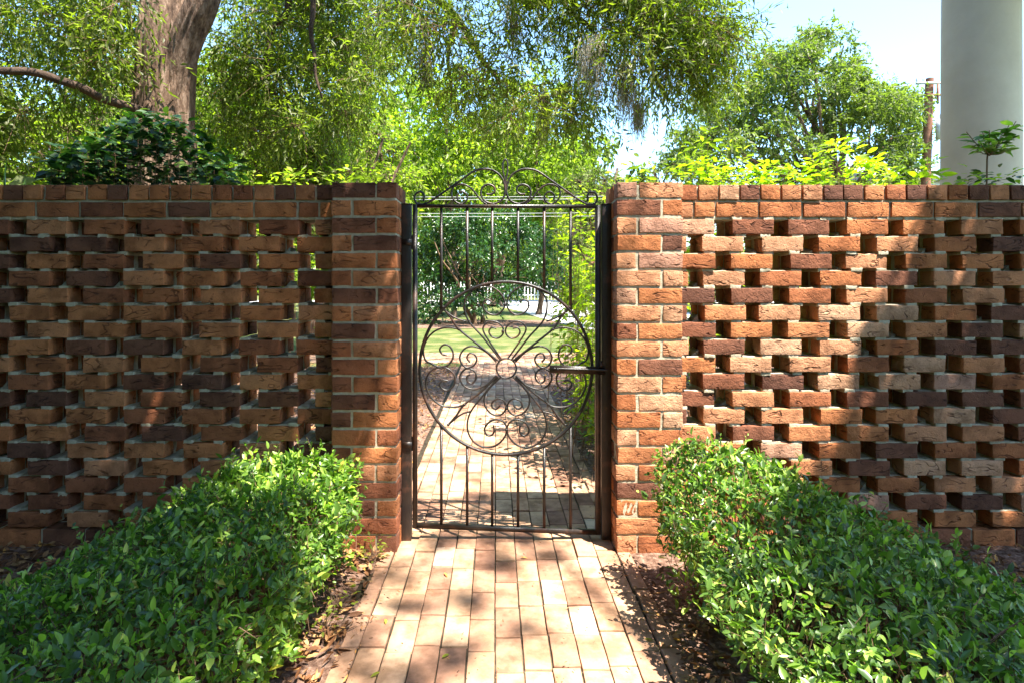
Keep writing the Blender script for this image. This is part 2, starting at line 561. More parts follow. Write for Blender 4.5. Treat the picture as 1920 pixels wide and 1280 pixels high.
# brick path: 11 columns of pavers laid lengthwise, edged with bricks on edge
path = empty("path", (0, 2, 0), None, None); path["kind"] = "structure"
mb = MB()
PX0, PW = -0.494, 0.0981
for c in range(11):
    y = 0.35 + R.random() * .19
    x0 = PX0 + c * PW
    while y < 9.92:
        L = 0.1975 + R.normal() * .002
        near = y < 4.2
        far = c in (0, 10)
        brick(mb, x0 + .0026, x0 + PW - .0026, y + .001, y + L - .0055, -.055, .0 + R.normal() * .0020, r=.003, jit=.0012,
              cuts=(1, 2, 0) if near else (0, 0, 0), turn=.003, rnd=R.random() ** .9)
        y += L
# edging
for (xa, xb) in ((-.559, -.499), (.589, .650)):
    y = 0.3
    while y < 9.9:
        L = .2 + R.normal() * .003
        brick(mb, xa + R.normal() * .002, xb, y, y + L - .007, -.06, .004 + R.normal() * .002, r=.004, jit=.0015,
              cuts=(0, 2, 0), turn=.008, rnd=.25 + R.random() * .6)
        y += L
mb.build("pavers", M_paver, path)
mb = MB(); mb.box(-.60, .66, .3, 9.95, -.06, -.0085); mb.build("joint_bed", M_bed, path)
# crossing path further back
mb = MB()
y = 9.96
k = 0
while y < 11.3:
    x = -9 + (k % 2) * .1
    while x < 5:
        mb.box(x + .003, x + .197, y + .002, y + .096, -.05, -.002 + R.normal() * .001, R.random() ** .9)
        x += .2
    y += .098; k += 1
cp = mb.build("path", M_cross); tag(cp, kind="structure")
# pale road curving past the picket fence
mb = MB()
pts = [P(1350, 612, 1).tolist()]
L_, R_ = [], []
for (lx, rx, py) in ((1092, 1500, 617), (1045, 1400, 604), (1000, 1330, 592), (965, 1250, 581), (900, 1200, 572), (700, 1200, 566.5)):
    Y = F * (H + .012) / (py - CY)
    L_.append([(lx - CX) / F * Y, Y, -.012]); R_.append([(rx - CX) / F * Y, Y, -.012])
Lc, Rc = catmull(L_, 6), catmull(R_, 6)
n_ = len(Lc)
mb.add(np.vstack([Lc, Rc]), [[i, n_ + i, n_ + i + 1, i + 1] for i in range(n_ - 1)])
mb.box(-120, 120, 42.5, 51, -.02, -.011)
tag(mb.build("road", M_road), kind="structure")

# ------------------------------------------------------------------ brick wall
CP = 0.0861          # course pitch
BH = 0.073           # brick height
YP0, YP1 = 2.834, 3.134     # pier front/back
YW0, YW1 = 2.912, 3.118     # pierced panel front/back
XL0, XL1 = -0.803, -0.484   # left pier
XR0, XR1 = 0.590, 0.909


SUN_BIAS = 0.0  # paler bricks on the sunlit side, oranger in shade: light put into brick tone
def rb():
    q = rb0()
    if SUN_BIAS > 0: return float(np.clip(q ** .74, .01, .99)) if q > .25 else q
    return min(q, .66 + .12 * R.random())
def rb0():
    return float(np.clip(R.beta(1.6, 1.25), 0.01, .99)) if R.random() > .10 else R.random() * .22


def pier(x0, x1, label, mirror):
    e = empty("brick_pier", ((x0 + x1) / 2, (YP0 + YP1) / 2, 0), label, "pier", "brick piers either side of the gate")
    mb = MB(); mo = MB()
    hw, jw = .094, .013
    for k in range(21):
        z0 = k * CP + .006 if k else -.03
        z1 = k * CP + .006 + BH
        a = (k % 2 == 0)
        if mirror: a = not a
        if a:    # stretcher at the left, header right
            sp = [(x0, x1 - hw - jw), (x1 - hw, x1)]
        else:
            sp = [(x0, x0 + hw), (x0 + hw + jw, x1)]
        for (p0, p1) in sp:
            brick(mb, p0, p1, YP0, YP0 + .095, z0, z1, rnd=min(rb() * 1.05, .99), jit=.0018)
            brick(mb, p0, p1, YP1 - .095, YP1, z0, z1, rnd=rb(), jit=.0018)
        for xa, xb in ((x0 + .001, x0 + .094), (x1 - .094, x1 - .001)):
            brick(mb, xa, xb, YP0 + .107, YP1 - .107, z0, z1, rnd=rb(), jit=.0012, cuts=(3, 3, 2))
        mb.n
    # the mortar core, weathered back a few millimetres from the faces
    brick(mo, x0 + .005, x1 - .005, YP0 + .005, YP1 - .005, -.03, 20 * CP + BH - .006, r=.003, jit=.001, turn=0, cuts=(12, 10, 60))
    mb.build("bricks", M_brick, e, True)
    mo.build("mortar", M_mortar, e)
    return e


SUN_BIAS = 0.0
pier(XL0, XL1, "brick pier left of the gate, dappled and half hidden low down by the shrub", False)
SUN_BIAS = 1.0
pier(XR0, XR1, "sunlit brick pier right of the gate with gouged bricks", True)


def panel(xa, xb, side, label):
    """pierced panel between xa (at the pier) and xb (far end), side = -1 left or +1 right"""
    e = empty("brick_wall", ((xa + xb) / 2, (YW0 + YW1) / 2, 0), label, "wall", "pierced brick wall panels")
    mb = MB(); mo = MB()
    W = abs(xb - xa)

    def put(s0, s1, y0, y1, z0, z1, **kw):
        s1 = min(s1, W); s0 = max(s0, 0.0)
        if s1 - s0 < .012: return
        p0, p1 = xa + side * s0, xa + side * s1
        brick(mb, min(p0, p1), max(p0, p1), y0, y1, z0, z1, **kw)

    def mbox(s0, s1, y0, y1, z0, z1, jit=.0022, cuts=(3, 5, 1)):
        s1 = min(s1, W); s0 = max(s0, 0.0)
        if s1 - s0 < .008: return
        p0, p1 = xa + side * s0, xa + side * s1
        brick(mo, min(p0, p1), max(p0, p1), y0, y1, z0, z1, r=.002, jit=jit, turn=0 if abs(s1 - s0) > .5 else .004, cuts=cuts)
    # rowlock coping of headers
    z0 = 20 * CP + .006
    s = 0.0
    while s < W:
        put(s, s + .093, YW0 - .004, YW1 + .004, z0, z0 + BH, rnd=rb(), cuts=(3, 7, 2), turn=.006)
        s += .1045
    # stretcher course under it, and the solid base course
    for k, zz in ((19, 19 * CP + .006), (0, .006)):
        s = -.13 if k == 19 else -.05
        i = 0
        while s < W:
            L = .095 if (k == 19 and i == 1) else .206
            for ya in (YW0, YW1 - .096):
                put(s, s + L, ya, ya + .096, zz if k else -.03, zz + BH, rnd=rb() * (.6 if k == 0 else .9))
            s += L + .013; i += 1
    mbox(0, W, YW0 + .009, YW1 - .009, 19 * CP + .006 - .013, z0 + BH - .008, cuts=(60, 4, 4), jit=.0008)
    mbox(0, W, YW0 + .009, YW1 - .009, -.04, BH + .004, cuts=(60, 4, 4), jit=.0008)
    # 18 pierced courses
    PT = .2895; BL = .201 if side < 0 else .207
    for k in range(1, 19):
        zz = k * CP + .006
        odd = (k % 2 == 0)
        s = -.145 if not odd else -.0
        if side < 0: s = (-.145 + .045 if odd else -.0 - .01)
        else: s = (-.02 if odd else -.16)
        while s < W:
            j = R.normal() * .0035
            # two wythes with a collar joint between them
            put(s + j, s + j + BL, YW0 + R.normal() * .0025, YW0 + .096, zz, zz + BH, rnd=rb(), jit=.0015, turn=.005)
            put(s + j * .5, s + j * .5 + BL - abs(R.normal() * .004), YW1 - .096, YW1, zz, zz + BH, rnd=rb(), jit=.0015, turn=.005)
            mbox(s + .004, s + BL - .004, YW0 + .088, YW1 - .088, zz - .004, zz + BH + .002, cuts=(4, 1, 2))
            # bed mortar over the brick: a skim in the opening, full pads at both laps
            lap = (2 * BL - PT) / 2 - .0
            if k < 18 or True:
                mbox(s - .002, s + lap - .012, YW0 + .004, YW1 - .004, zz + BH - .004, zz + CP + .001, jit=.0032)
                mbox(s + PT - (PT - BL) - lap + .012, s + BL + .002, YW0 + .004, YW1 - .004, zz + BH - .004, zz + CP + .001, jit=.0032)
            mbox(s + .01, s + BL - .01, YW0 + .014 + abs(R.normal()) * .01, YW1 - .01, zz + BH - .003, zz + BH + .004, jit=.003, cuts=(5, 5, 0))
            if k == 1 or True:
                # squeezed mortar fillet in the corner of the opening
                if R.random() < .5:
                    f0 = s + BL * .5 - (PT - BL) / 2
                    V = np.array([[0, 0, 0], [.035, 0, 0], [0, 0, .018 + .02 * R.random()], [0, .09, 0], [.03, .09, 0], [0, .09, .03 + .02 * R.random()]])
                    if R.random() < .5: V[:, 0] = (PT - BL) - V[:, 0]
                    V[:, 0] = xa + side * (f0 + V[:, 0]); V[:, 1] += YW0 + .05 + .03 * R.random(); V[:, 2] += zz + BH + .002
                    if V[:, 0].min() > min(xa, xb) and V[:, 0].max() < max(xa, xb):
                        V = V + wob(V, .01, 3) * .002
                        mo.add(V, [[0, 1, 2], [3, 5, 4]]); mo.add(V, [[1, 4, 5, 2], [0, 3, 4, 1], [0, 2, 5, 3]])
            s += PT
    mb.build("bricks", M_brick, e, True)
    mo.build("mortar", M_mortar, e, False)
    return e


SUN_BIAS = 0.0
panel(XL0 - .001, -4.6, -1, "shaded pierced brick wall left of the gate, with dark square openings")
SUN_BIAS = 1.0
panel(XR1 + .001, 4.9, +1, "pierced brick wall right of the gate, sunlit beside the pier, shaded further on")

# ------------------------------------------------------------------ gate
YG = 2.985
def G(u, v, Y=YG):      # gate drawing, measured on the photo in 1/3.2 px from (700, 280)
    return P(700 + u / 3.2, 280 + v / 3.2, Y)


UM = 795.0
gx = (949 - CX) / F * YG
for s_, lab in ((-1, "black square iron post against the left brick pier, carrying the hinges"), (1, "black square iron post against the right brick pier, taking the latch")):
    x0, x1 = (-.483, -.433) if s_ < 0 else (.541, .589)
    e = empty("gate_post", ((x0 + x1) / 2, 2.995, 0), lab, "post", "iron gate posts")
    mb = MB(); brick(mb, x0, x1, 2.970, 3.012, -.01, 1.712, r=.003, jit=.0006, turn=0, cuts=(1, 1, 30)); mb.build("post", M_iron, e)
    mb = MB(); mb.box(x0 - .0008, x1 + .002, 2.967, 3.015, 1.711, 1.717); mb.build("cap", M_iron, e)
    if s_ < 0:
        for zz in (.49, 1.52):
            mb = MB()
            tube(mb, [(x1 + .004, 2.985, zz - .035), (x1 + .004, 2.985, zz + .035)], .0085, 10)
            mb.box(x0 + .01, x1 + .004, 2.960, 2.9675, zz - .014, zz + .014)
            mb.build("hinge", M_iron, e)
    else:
        mb = MB(); mb.box(x0 - .012, x0 - .0005, 2.955, 2.99, .865, .915); mb.build("keeper", M_iron, e)

gate = empty("gate", (gx, YG, .05), "ornate black wrought iron gate with a ring of scrolls and a scrolled crest", "gate")
# frame
mb = MB()
gl, gr_ = G(251, 0)[0], G(1347, 0)[0]
zt = G(0, 342)[2]
zbl, zbr = G(0, 1152 + 1100)[2], G(0, 1152 + 1140)[2]
def bar(mb, a, b, w_, d_):
    a = np.array(a, float); b = np.array(b, float)
    if abs(a[2] - b[2]) > abs(a[0] - b[0]):
        V = []
        for p in (a, b):
            V += [[p[0] - w_ / 2, YG - d_ / 2, p[2]], [p[0] + w_ / 2, YG - d_ / 2, p[2]], [p[0] + w_ / 2, YG + d_ / 2, p[2]], [p[0] - w_ / 2, YG + d_ / 2, p[2]]]
    else:
        V = []
        for p in (a, b):
            V += [[p[0], YG - d_ / 2, p[2] - w_ / 2], [p[0], YG + d_ / 2, p[2] - w_ / 2], [p[0], YG + d_ / 2, p[2] + w_ / 2], [p[0], YG - d_ / 2, p[2] + w_ / 2]]
    mb.add(V, [[3, 2, 1, 0], [4, 5, 6, 7], [0, 1, 5, 4], [1, 2, 6, 5], [2, 3, 7, 6], [3, 0, 4, 7]])
bar(mb, (gl, 0, zbl - .010), (gl, 0, zt + .009), .022, .026)
bar(mb, (gr_, 0, zbr - .010), (gr_, 0, zt + .004), .026, .026)
bar(mb, (gl + .011, 0, zt), (gr_ - .013, 0, zt - .003), .016, .024)
bar(mb, (gl + .011, 0, zbl), (gr_ - .013, 0, zbr), .022, .024)
mb.build("frame", M_iron, gate)
# ring
C0 = P(948.5, 690, YG); RC = 161.5 / F * YG
th = np.linspace(0, 2 * math.pi, 97)[:-1]
mb = MB(); tube(mb, np.stack([C0[0] + RC * np.cos(th), np.full(96, YG), C0[2] + RC * np.sin(th)], 1), .0082, 8, closed=True, flat=1.3)
mb.build("ring", M_iron, gate)
C1 = P(949.5, 690, YG); r1 = 18.5 / F * YG
th = np.linspace(0, 2 * math.pi, 33)[:-1]
mb = MB(); tube(mb, np.stack([C1[0] + r1 * np.cos(th), np.full(32, YG), C1[2] + r1 * np.sin(th)], 1), .0048, 8, closed=True, flat=1.3)
mb.build("hub_ring", M_iron, gate)
# upright bars
for u in (408, 563, 713, 868, 1025, 1183):
    x = G(u, 0)[0]
    dz = math.sqrt(max(RC ** 2 - (x - C0[0]) ** 2, 0))
    f = (x - gl) / (gr_ - gl)
    mb = MB(); bar(mb, (x, 0, C0[2] + dz), (x, 0, zt - .008), .0135, .0135); mb.build("bar", M_iron, gate)
    mb = MB(); bar(mb, (x, 0, zbl + (zbr - zbl) * f + .010), (x, 0, C0[2] - dz), .0135, .0135); mb.build("bar", M_iron, gate)

A = 1152
def mir(p, c=UM): return [(2 * c - u, v) for (u, v) in p]
scr = []
def S(p, r=.0042, c=UM):
    scr.append((p, r)); scr.append((mir(p, c), r))
# crest
S([(300, 312), (306, 278), (286, 257), (256, 268), (247, 300), (264, 327), (306, 330), (360, 302), (440, 246), (520, 190), (600, 135), (650, 120), (700, 122), (750, 148),
   (780, 190), (791, 240), (786, 280), (760, 314), (715, 328), (668, 310), (645, 270), (655, 230), (690, 212), (722, 225), (729, 253), (706, 270), (678, 270)], .0046)
S([(508, 308), (504, 278), (530, 255), (560, 273), (560, 308), (525, 329), (488, 310), (469, 270), (480, 230), (515, 212), (555, 216), (600, 248), (640, 300), (680, 331)], .0042)
# big hearts above and below the hub
S([(762, 1262), (660, 1130), (572, 1030), (548, 950), (560, 885), (620, 830), (690, 820), (755, 856), (787, 910), (782, 955), (745, 990), (698, 988), (662, 955), (662, 915), (690, 902), (712, 918)], .0042)
S([(748, A + 215), (660, A + 320), (590, A + 410), (565, A + 480), (570, A + 545), (605, A + 602), (665, A + 632), (735, A + 622), (785, A + 575), (800, A + 525), (785, A + 485), (745, A + 466), (698, A + 480), (668, A + 520), (678, A + 556), (706, A + 562), (724, A + 540), (722, A + 505)], .0042, 801)
# small hearts
S([(770, 1258), (705, 1165), (662, 1095), (664, 1058), (700, 1032), (745, 1038), (777, 1070), (777, 1108), (748, 1132), (712, 1124), (694, 1095), (708, 1070), (738, 1074)], .0040, 787)
S([(762, A + 215), (700, A + 275), (668, A + 325), (670, A + 385), (708, A + 432), (760, A + 440), (796, A + 402), (788, A + 360), (755, A + 342), (718, A + 358), (710, A + 388), (735, A + 404), (762, A + 382)], .0040, 801)
# straight stays from hub to ring
S([(752, 1268), (640, 1180), (515, 1080), (465, 1010), (416, 948)], .0048)
S([(416, 948), (450, 985), (500, 1015), (552, 1032)], .0040)
S([(742, A + 208), (640, A + 305), (545, A + 378), (500, A + 440), (448, A + 500)], .0048, 800)
S([(448, A + 500), (500, A + 455), (540, A + 430), (582, A + 418)], .0040, 800)
# side scrolls
S([(515, 1080), (450, 1068), (380, 1085), (328, 1130), (300, 1200), (312, 1262), (345, A + 130), (395, A + 152), (445, A + 142), (475, A + 105), (477, A + 62), (455, A + 26), (422, A + 20), (399, A + 45), (412, A + 74), (440, A + 82)], .0042)
S([(545, A + 378), (490, A + 392), (420, A + 386), (362, A + 350), (325, A + 295), (315, A + 235), (340, A + 182), (395, A + 155), (448, A + 162), (488, A + 205), (484, A + 258), (450, A + 290), (414, A + 282), (400, A + 252), (420, A + 232), (448, A + 235)], .0042)
S([(738, A + 122), (690, A + 72), (640, A + 40), (590, A + 28), (545, A + 45), (519, A + 90), (530, A + 132), (562, A + 156), (600, A + 145), (621, A + 108), (604, A + 76), (575, A + 72), (562, A + 98), (580, A + 124)], .0042)
S([(735, A + 205), (690, A + 250), (630, A + 280), (580, A + 282), (538, A + 258), (519, A + 215), (534, A + 178), (572, A + 160), (608, A + 180), (618, A + 216), (595, A + 248), (566, A + 238), (562, A + 208), (580, A + 198)], .0042)
for p, r in scr:
    pts = catmull([G(u, v) for u, v in p], 6)
    pts[:, 1] += 0.0
    mb = MB(); tube(mb, pts, r * 1.18, 8, flat=1.5); mb.build("scroll", M_iron, gate)
mb = MB(); tube(mb, catmull([G(u, v) for u, v in [(793, 250), (791, 190), (779, 140), (777, 90), (790, 62), (804, 80), (804, 140), (796, 190), (794, 250)]], 6), .0046, 8)
mb.build("finial", M_iron, gate)
mb = MB(); tube(mb, [G(793, 185), G(793, 250)], .008, 8); mb.build("collar", M_iron, gate)
# collars and weld lumps where the scrolls meet each other and the frame
for (u, v) in ((787, 935), (801, A + 528), (778, 1092), (797, A + 400), (793, 325), (262, 330), (1326, 330), (416, 948), (1174, 948), (450, A + 498), (1150, A + 498),
               (525, 334), (1062, 334), (716, 334), (872, 334), (545, A + 378), (1052, A + 378), (515, 1080), (1075, 1080)):
    c = G(u, v); mb = MB(); a_ = .0065 + .0015 * R.random()
    brick(mb, c[0] - a_, c[0] + a_, YG - .010, YG + .010, c[2] - a_, c[2] + a_, r=.004, jit=.0012, turn=.02, cuts=(1, 1, 1))
    mb.build("weld", M_iron, gate)
# latch: sliding bolt in its sleeve
lt = []
mb = MB()
a, b = P(1030, 690, YG), P(1133, 693, YG)
V = []
for p in (a, b):
    for (dy, dz) in ((-.030, -.019), (-.0145, -.019), (-.0145, .019), (-.030, .019)):
        V.append([p[0], YG + dy, p[2] + dz + (0 if p is a else -.001)])
V = np.array(V); V[:, 2] = V[:, 2] * 1.0
mb.add(V, [[0, 3, 2, 1], [4, 5, 6, 7], [0, 1, 5, 4], [1, 2, 6, 5], [2, 3, 7, 6], [3, 0, 4, 7]])
lo = mb.build("latch", M_iron, gate)
mb = MB(); tube(mb, [(a[0] + .02, YG - .036, a[2] + .004), (b[0] + .01, YG - .036, b[2] + .004)], .006, 8)
mb.box(a[0] + .03, a[0] + .042, YG - .058, YG - .036, a[2] - .004, a[2] + .010)
bo = mb.build("bolt", M_iron, gate)
bo.location = bo.location
bo.parent = lo; bo.matrix_parent_inverse.identity()

# ------------------------------------------------------------------ shrubs in front of the wall
def hedge(name, x_in, x_out_fn, y0, y1, hfun, n_top, n_side, mat, label, side, Lm=.032, under=.14):
    """clipped shrub beside the path: x_in path-side face, x_out_fn(y) outer face"""
    e = empty(name, ((x_in + x_out_fn((y0 + y1) / 2)) / 2, (y0 + y1) / 2, 0), label, "shrub", "low shrubs lining the path before the gate")
    # top
    y = y0 + (y1 - y0) * R.random(n_top)
    t = R.random(n_top)
    xi = x_in + side * .04 * fbm(y, y * 0, .15, 9)
    xo = x_out_fn(y) + .05 * fbm(y, y * 0, .2, 19)
    x = xi + (xo - xi) * t
    def top(x, y):
        xi_ = x_in; xo_ = x_out_fn(y)
        w_ = np.abs(xo_ - xi_)
        dd = np.minimum(np.abs(x - xi_), np.abs(x - xo_)); dd = np.minimum(dd, np.minimum(y - y0, y1 - y)); dd = np.clip(dd, 0, .14) / .14
        return hfun(x, y) * (1 - .30 * (1 - dd) ** 2.2) + .028 * fbm(x, y, .07, 21) + .02 * fbm(x, y, .03, 25)
    zt_ = top(x, y)
    z = zt_ - R.exponential(.045, n_top) + .012
    pos = np.stack([x, y, z], 1)
    # sides
    m = n_side
    per = R.random(m)
    Lp = (y1 - y0); Wp = abs(x_out_fn((y0 + y1) / 2) - x_in); tot = 2 * Lp + 2 * Wp
    q = per * tot
    ys = np.where(q < Lp, y0 + q, np.where(q < Lp + Wp, y1, np.where(q < 2 * Lp + Wp, y1 - (q - Lp - Wp), y0)))
    tt = np.where(q < Lp, 0, np.where(q < Lp + Wp, (q - Lp) / Wp, np.where(q < 2 * Lp + Wp, 1, 1 - (q - 2 * Lp - Wp) / Wp)))
    xs = x_in + (x_out_fn(ys) - x_in) * np.clip(tt, 0, 1)
    inset = R.exponential(.05, m)
    cxx = (x_in + x_out_fn(ys)) / 2; cyy = (y0 + y1) / 2
    nx = np.where(q < Lp, -side, np.where(q < Lp + Wp, 0, np.where(q < 2 * Lp + Wp, side, 0))).astype(float)
    ny = np.where((q >= Lp) & (q < Lp + Wp), 1, np.where(q >= 2 * Lp + Wp, -1, 0)).astype(float)
    fz = 1 - R.random(m) ** 1.15
    hh = hfun(xs, ys)
    zs = .06 + (hh * .88 - .06) * fz
    bulge = .055 * np.sin(fz * math.pi) + .045 * fbm(ys * 1.0 + xs, zs, .09, 31)
    bulge = bulge - under * (1 - fz) ** 1.2
    ps = np.stack([xs + nx * (bulge - inset), ys + ny * (bulge - inset), zs + .02 * fbm(xs, ys, .1, 5)], 1)
    Pn = np.vstack([pos, ps])
    Nn = np.vstack([np.tile([0, 0, 1.0], (n_top, 1)), np.stack([nx, ny, np.full(m, .35)], 1)])
    # loose shoots standing proud of the clipped surface
    ns = 420
    sel = R.choice(n_top + m, ns, replace=False)
    sd = unit(Nn[sel] * .9 + R.normal(size=(ns, 3)) * .55 + np.array([0, 0, .35])); sl = .05 + .07 * R.random(ns)
    q = np.linspace(.1, 1, 7)
    sp = Pn[sel][:, None] + sd[:, None] * (sl[:, None] * q[None])[..., None]
    SV, ST = twigs_mesh(Pn[sel] - sd * .03, Pn[sel] + sd * sl[:, None], .0016)
    Pn = np.vstack([Pn, sp.reshape(-1, 3)]); Nn = np.vstack([Nn, np.repeat(sd, 7, 0)])
    N = len(Pn)
    d = unit(Nn * .55 + R.normal(size=(N, 3)) * .75 + np.array([0, 0, .15]))
    nn = unit(Nn * .55 + np.array([0, 0, .8]) + R.normal(size=(N, 3)) * .5)
    L = Lm * (0.45 + .95 * R.random(N) ** 1.3); W = L * (.40 + .12 * R.random(N))
    leaf_obj("foliage", Pn, d, nn, L, W, mat, e, "near", droop=.16, fold=.35)
    # stems fanning up from the ground into the leaves
    k = 900
    base = np.stack([x_in + (x_out_fn(y0 * np.ones(k)) - x_in) * 0, np.zeros(k), np.zeros(k)], 1)
    yb = y0 + (y1 - y0) * (.05 + .9 * R.random(k)); tb = .12 + .76 * R.random(k)
    yb = np.round(yb / .16) * .16 + R.normal(size=k) * .02
    xb = x_in + (x_out_fn(yb) - x_in) * (np.round(tb / .2) * .2 + R.normal(size=k) * .02)
    base = np.stack([xb, yb, np.full(k, -.01)], 1)
    tip = base + np.stack([R.normal(size=k) * .11, R.normal(size=k) * .11, hfun(xb, yb) * (.5 + .47 * R.random(k))], 1)
    lo_, hi_ = np.minimum(x_in, x_out_fn(tip[:, 1])), np.maximum(x_in, x_out_fn(tip[:, 1]))
    tip[:, 0] = np.clip(tip[:, 0], lo_ - .0, hi_)
    tip[:, 1] = np.clip(tip[:, 1], y0, y1)
    V1, T1 = twigs_mesh(base, tip, .0042, droop=.0)
    # short shoots near the surface
    sel = R.choice(N, 1400, replace=False)
    V2, T2 = twigs_mesh(Pn[sel] - Nn[sel] * .06 + R.normal(size=(1400, 3)) * .03, Pn[sel] + Nn[sel] * .012, .0016)
    mesh("stems", np.vstack([V1, V2, SV]), np.vstack([T1, T2 + len(V1), ST + len(V1) + len(V2)]), M_twig, e, np.full(len(T1) + len(T2) + len(ST), .5))
    return e


hedge("shrub", -0.63, lambda y: -1.22 - (2.74 - y) * .50, 1.02, 2.70,
      lambda x, y: .44 + .10 * np.clip((y - 2.1) / .6, 0, 1) - .15 * np.clip((-x - .95) / .9, 0, 1), 13500, 10000, M_hedge,
      "low green shrub left of the path, bright at its end by the pier", -1)
hedge("shrub", 0.685, lambda y: 1.36 + (2.74 - y) * .62, 1.02, 2.52,
      lambda x, y: .46 + .25 * np.clip((y - 2.0) / .6, 0, 1) * np.clip((1.5 - x) / .5, 0, 1) - .20 * np.clip((x - 1.1) / .8, 0, 1), 13500, 10000, M_hedge2,
      "low bluish green shrub right of the path, casting leafy shade on the pavers", 1, .031, .22)

# seedlings at the left edge of the path
def sprig(loc, n, L, spread, hgt, mat, label, name="seedling", cat="plant", group=None):
    e = empty(name, tuple(loc), label, cat, group)
    a = R.random(n) * 6.28
    rr_ = spread * np.sqrt(R.random(n)); z = hgt * (.25 + .75 * R.random(n))
    pos = np.array(loc) + np.stack([rr_ * np.cos(a), rr_ * np.sin(a), z], 1)
    d = np.stack([np.cos(a), np.sin(a), .3 + R.normal(size=n) * .3], 1)
    nn = unit(np.array([0, 0, 1.0]) + R.normal(size=(n, 3)) * .35)
    leaf_obj("foliage", pos, d, nn, L * (.7 + .6 * R.random(n)), L * .5, mat, e, "near")
    st = np.array(loc) + np.stack([R.normal(size=n) * .01, R.normal(size=n) * .01, np.zeros(n)], 1)
    V, T = twigs_mesh(st, pos, .0014)
    mesh("stems", V, T, M_twig, e, np.full(len(T), .5))
    return e


for i, (px, py, n, lab) in enumerate(((612, 1165, 22, "bright seedling sprouting beside the left path edging, nearest of the three"),
                                      (640, 1120, 26, "bright seedling beside the left path edging, middle of the three"),
                                      (705, 1030, 40, "leafy seedling at the foot of the left brick pier"))):
    Y = F * H / (py + 22 - CY)
    sprig(((px - CX) / F * Y - .01, Y, 0), n, .024, .07, .10, M_bright, lab, group="seedlings by the path")

# ------------------------------------------------------------------ leaf litter
def litter(x0, x1, y0, y1, n, L, name="leaf_litter", dens=None):
    x = x0 + (x1 - x0) * R.random(n); y = y0 + (y1 - y0) * R.random(n)
    if dens is not None:
        k = R.random(n) < dens(x, y); x, y = x[k], y[k]; n = len(x)
    a = R.random(n) * 6.28
    pos = np.stack([x, y, .004 + .016 * R.random(n)], 1)
    d = np.stack([np.cos(a), np.sin(a), R.normal(size=n) * .22], 1)
    nn = unit(np.array([0, 0, 1.0]) + R.normal(size=(n, 3)) * .45)
    o = leaf_obj(name, pos, d, nn, L * (.5 + .8 * R.random(n)), L * (.22 + .22 * R.random(n)), M_dead, None, "near", droop=-.25, fold=.5)
    return o


o = litter(-3.6, -.56, 1.0, 2.9, 9000, .05, dens=lambda x, y: .35 + .65 * (fbm(x, y, .16, 2) > -.3)); tag(o, "brown dead leaves under the left shrub and along the wall foot", "leaf litter", kind="stuff")
o = litter(.65, 4, 1.0, 2.9, 8000, .045, dens=lambda x, y: np.where((y > 2.45) & (x < 1.1), .08, .35 + .6 * (fbm(x, y, .14, 6) > 0))); tag(o, "brown dead leaves between the path and the right shrub", "leaf litter", kind="stuff")
o = litter(-4, -.62, 3.2, 9.6, 9000, .05); tag(o, "sunlit dead leaves left of the path beyond the gate", "leaf litter", kind="stuff")
o = litter(.66, 3, 3.2, 9.6, 5000, .05); tag(o, "dead leaves right of the path beyond the gate", "leaf litter", kind="stuff")
for xa, xb, lab in ((-.565, -.40, "crumbs of dead leaf spilling over the left path edging"), (.52, .655, "crumbs of dead leaf spilling over the right path edging")):
    o = litter(xa, xb, 1.0, 2.8, 200, .020, dens=lambda x, y: .15 + .85 * (np.minimum(abs(x + .56), abs(x - .65)) < .05 + .05 * R.random(len(x)))); o.location.z = .004; tag(o, lab, "leaf litter", kind="stuff")
o = litter(-.5, .6, 1.0, 9.5, 900, .012); o.location.z = .003; tag(o, "tiny bits of bark and seed scattered over the brick path", "debris", kind="stuff")
# a few single leaves lying on the path
for i, (px, py, mt, c_) in enumerate(((976, 1046, M_dead, "small yellow"), (833, 1075, M_dead, "thin orange"), (829, 1235, M_bright, "bright green"), (712, 1262, M_bright, "small pale green"),
                                      (723, 1162, M_hedge, "tiny dark green"), (1203, 1148, M_dead, "curled tan"), (1223, 1203, M_bright, "round green"))):
    Y = F * H / (py - CY)
    p = np.array([[(px - CX) / F * Y, Y, .006]])
    a = R.random() * 6.28
    o = leaf_obj("fallen_leaf", p, np.array([[math.cos(a), math.sin(a), .12]]), np.array([[.2, 0, 1.0]]), np.array([.034]), np.array([.013]), mt, None, "near", rnd=np.array([.99]))
    tag(o, c_ + (" fallen leaf on the sunlit pavers, nearest the gate" if i == 0 else " fallen leaf lying on the brick path"), "leaf", "fallen leaves on the path")

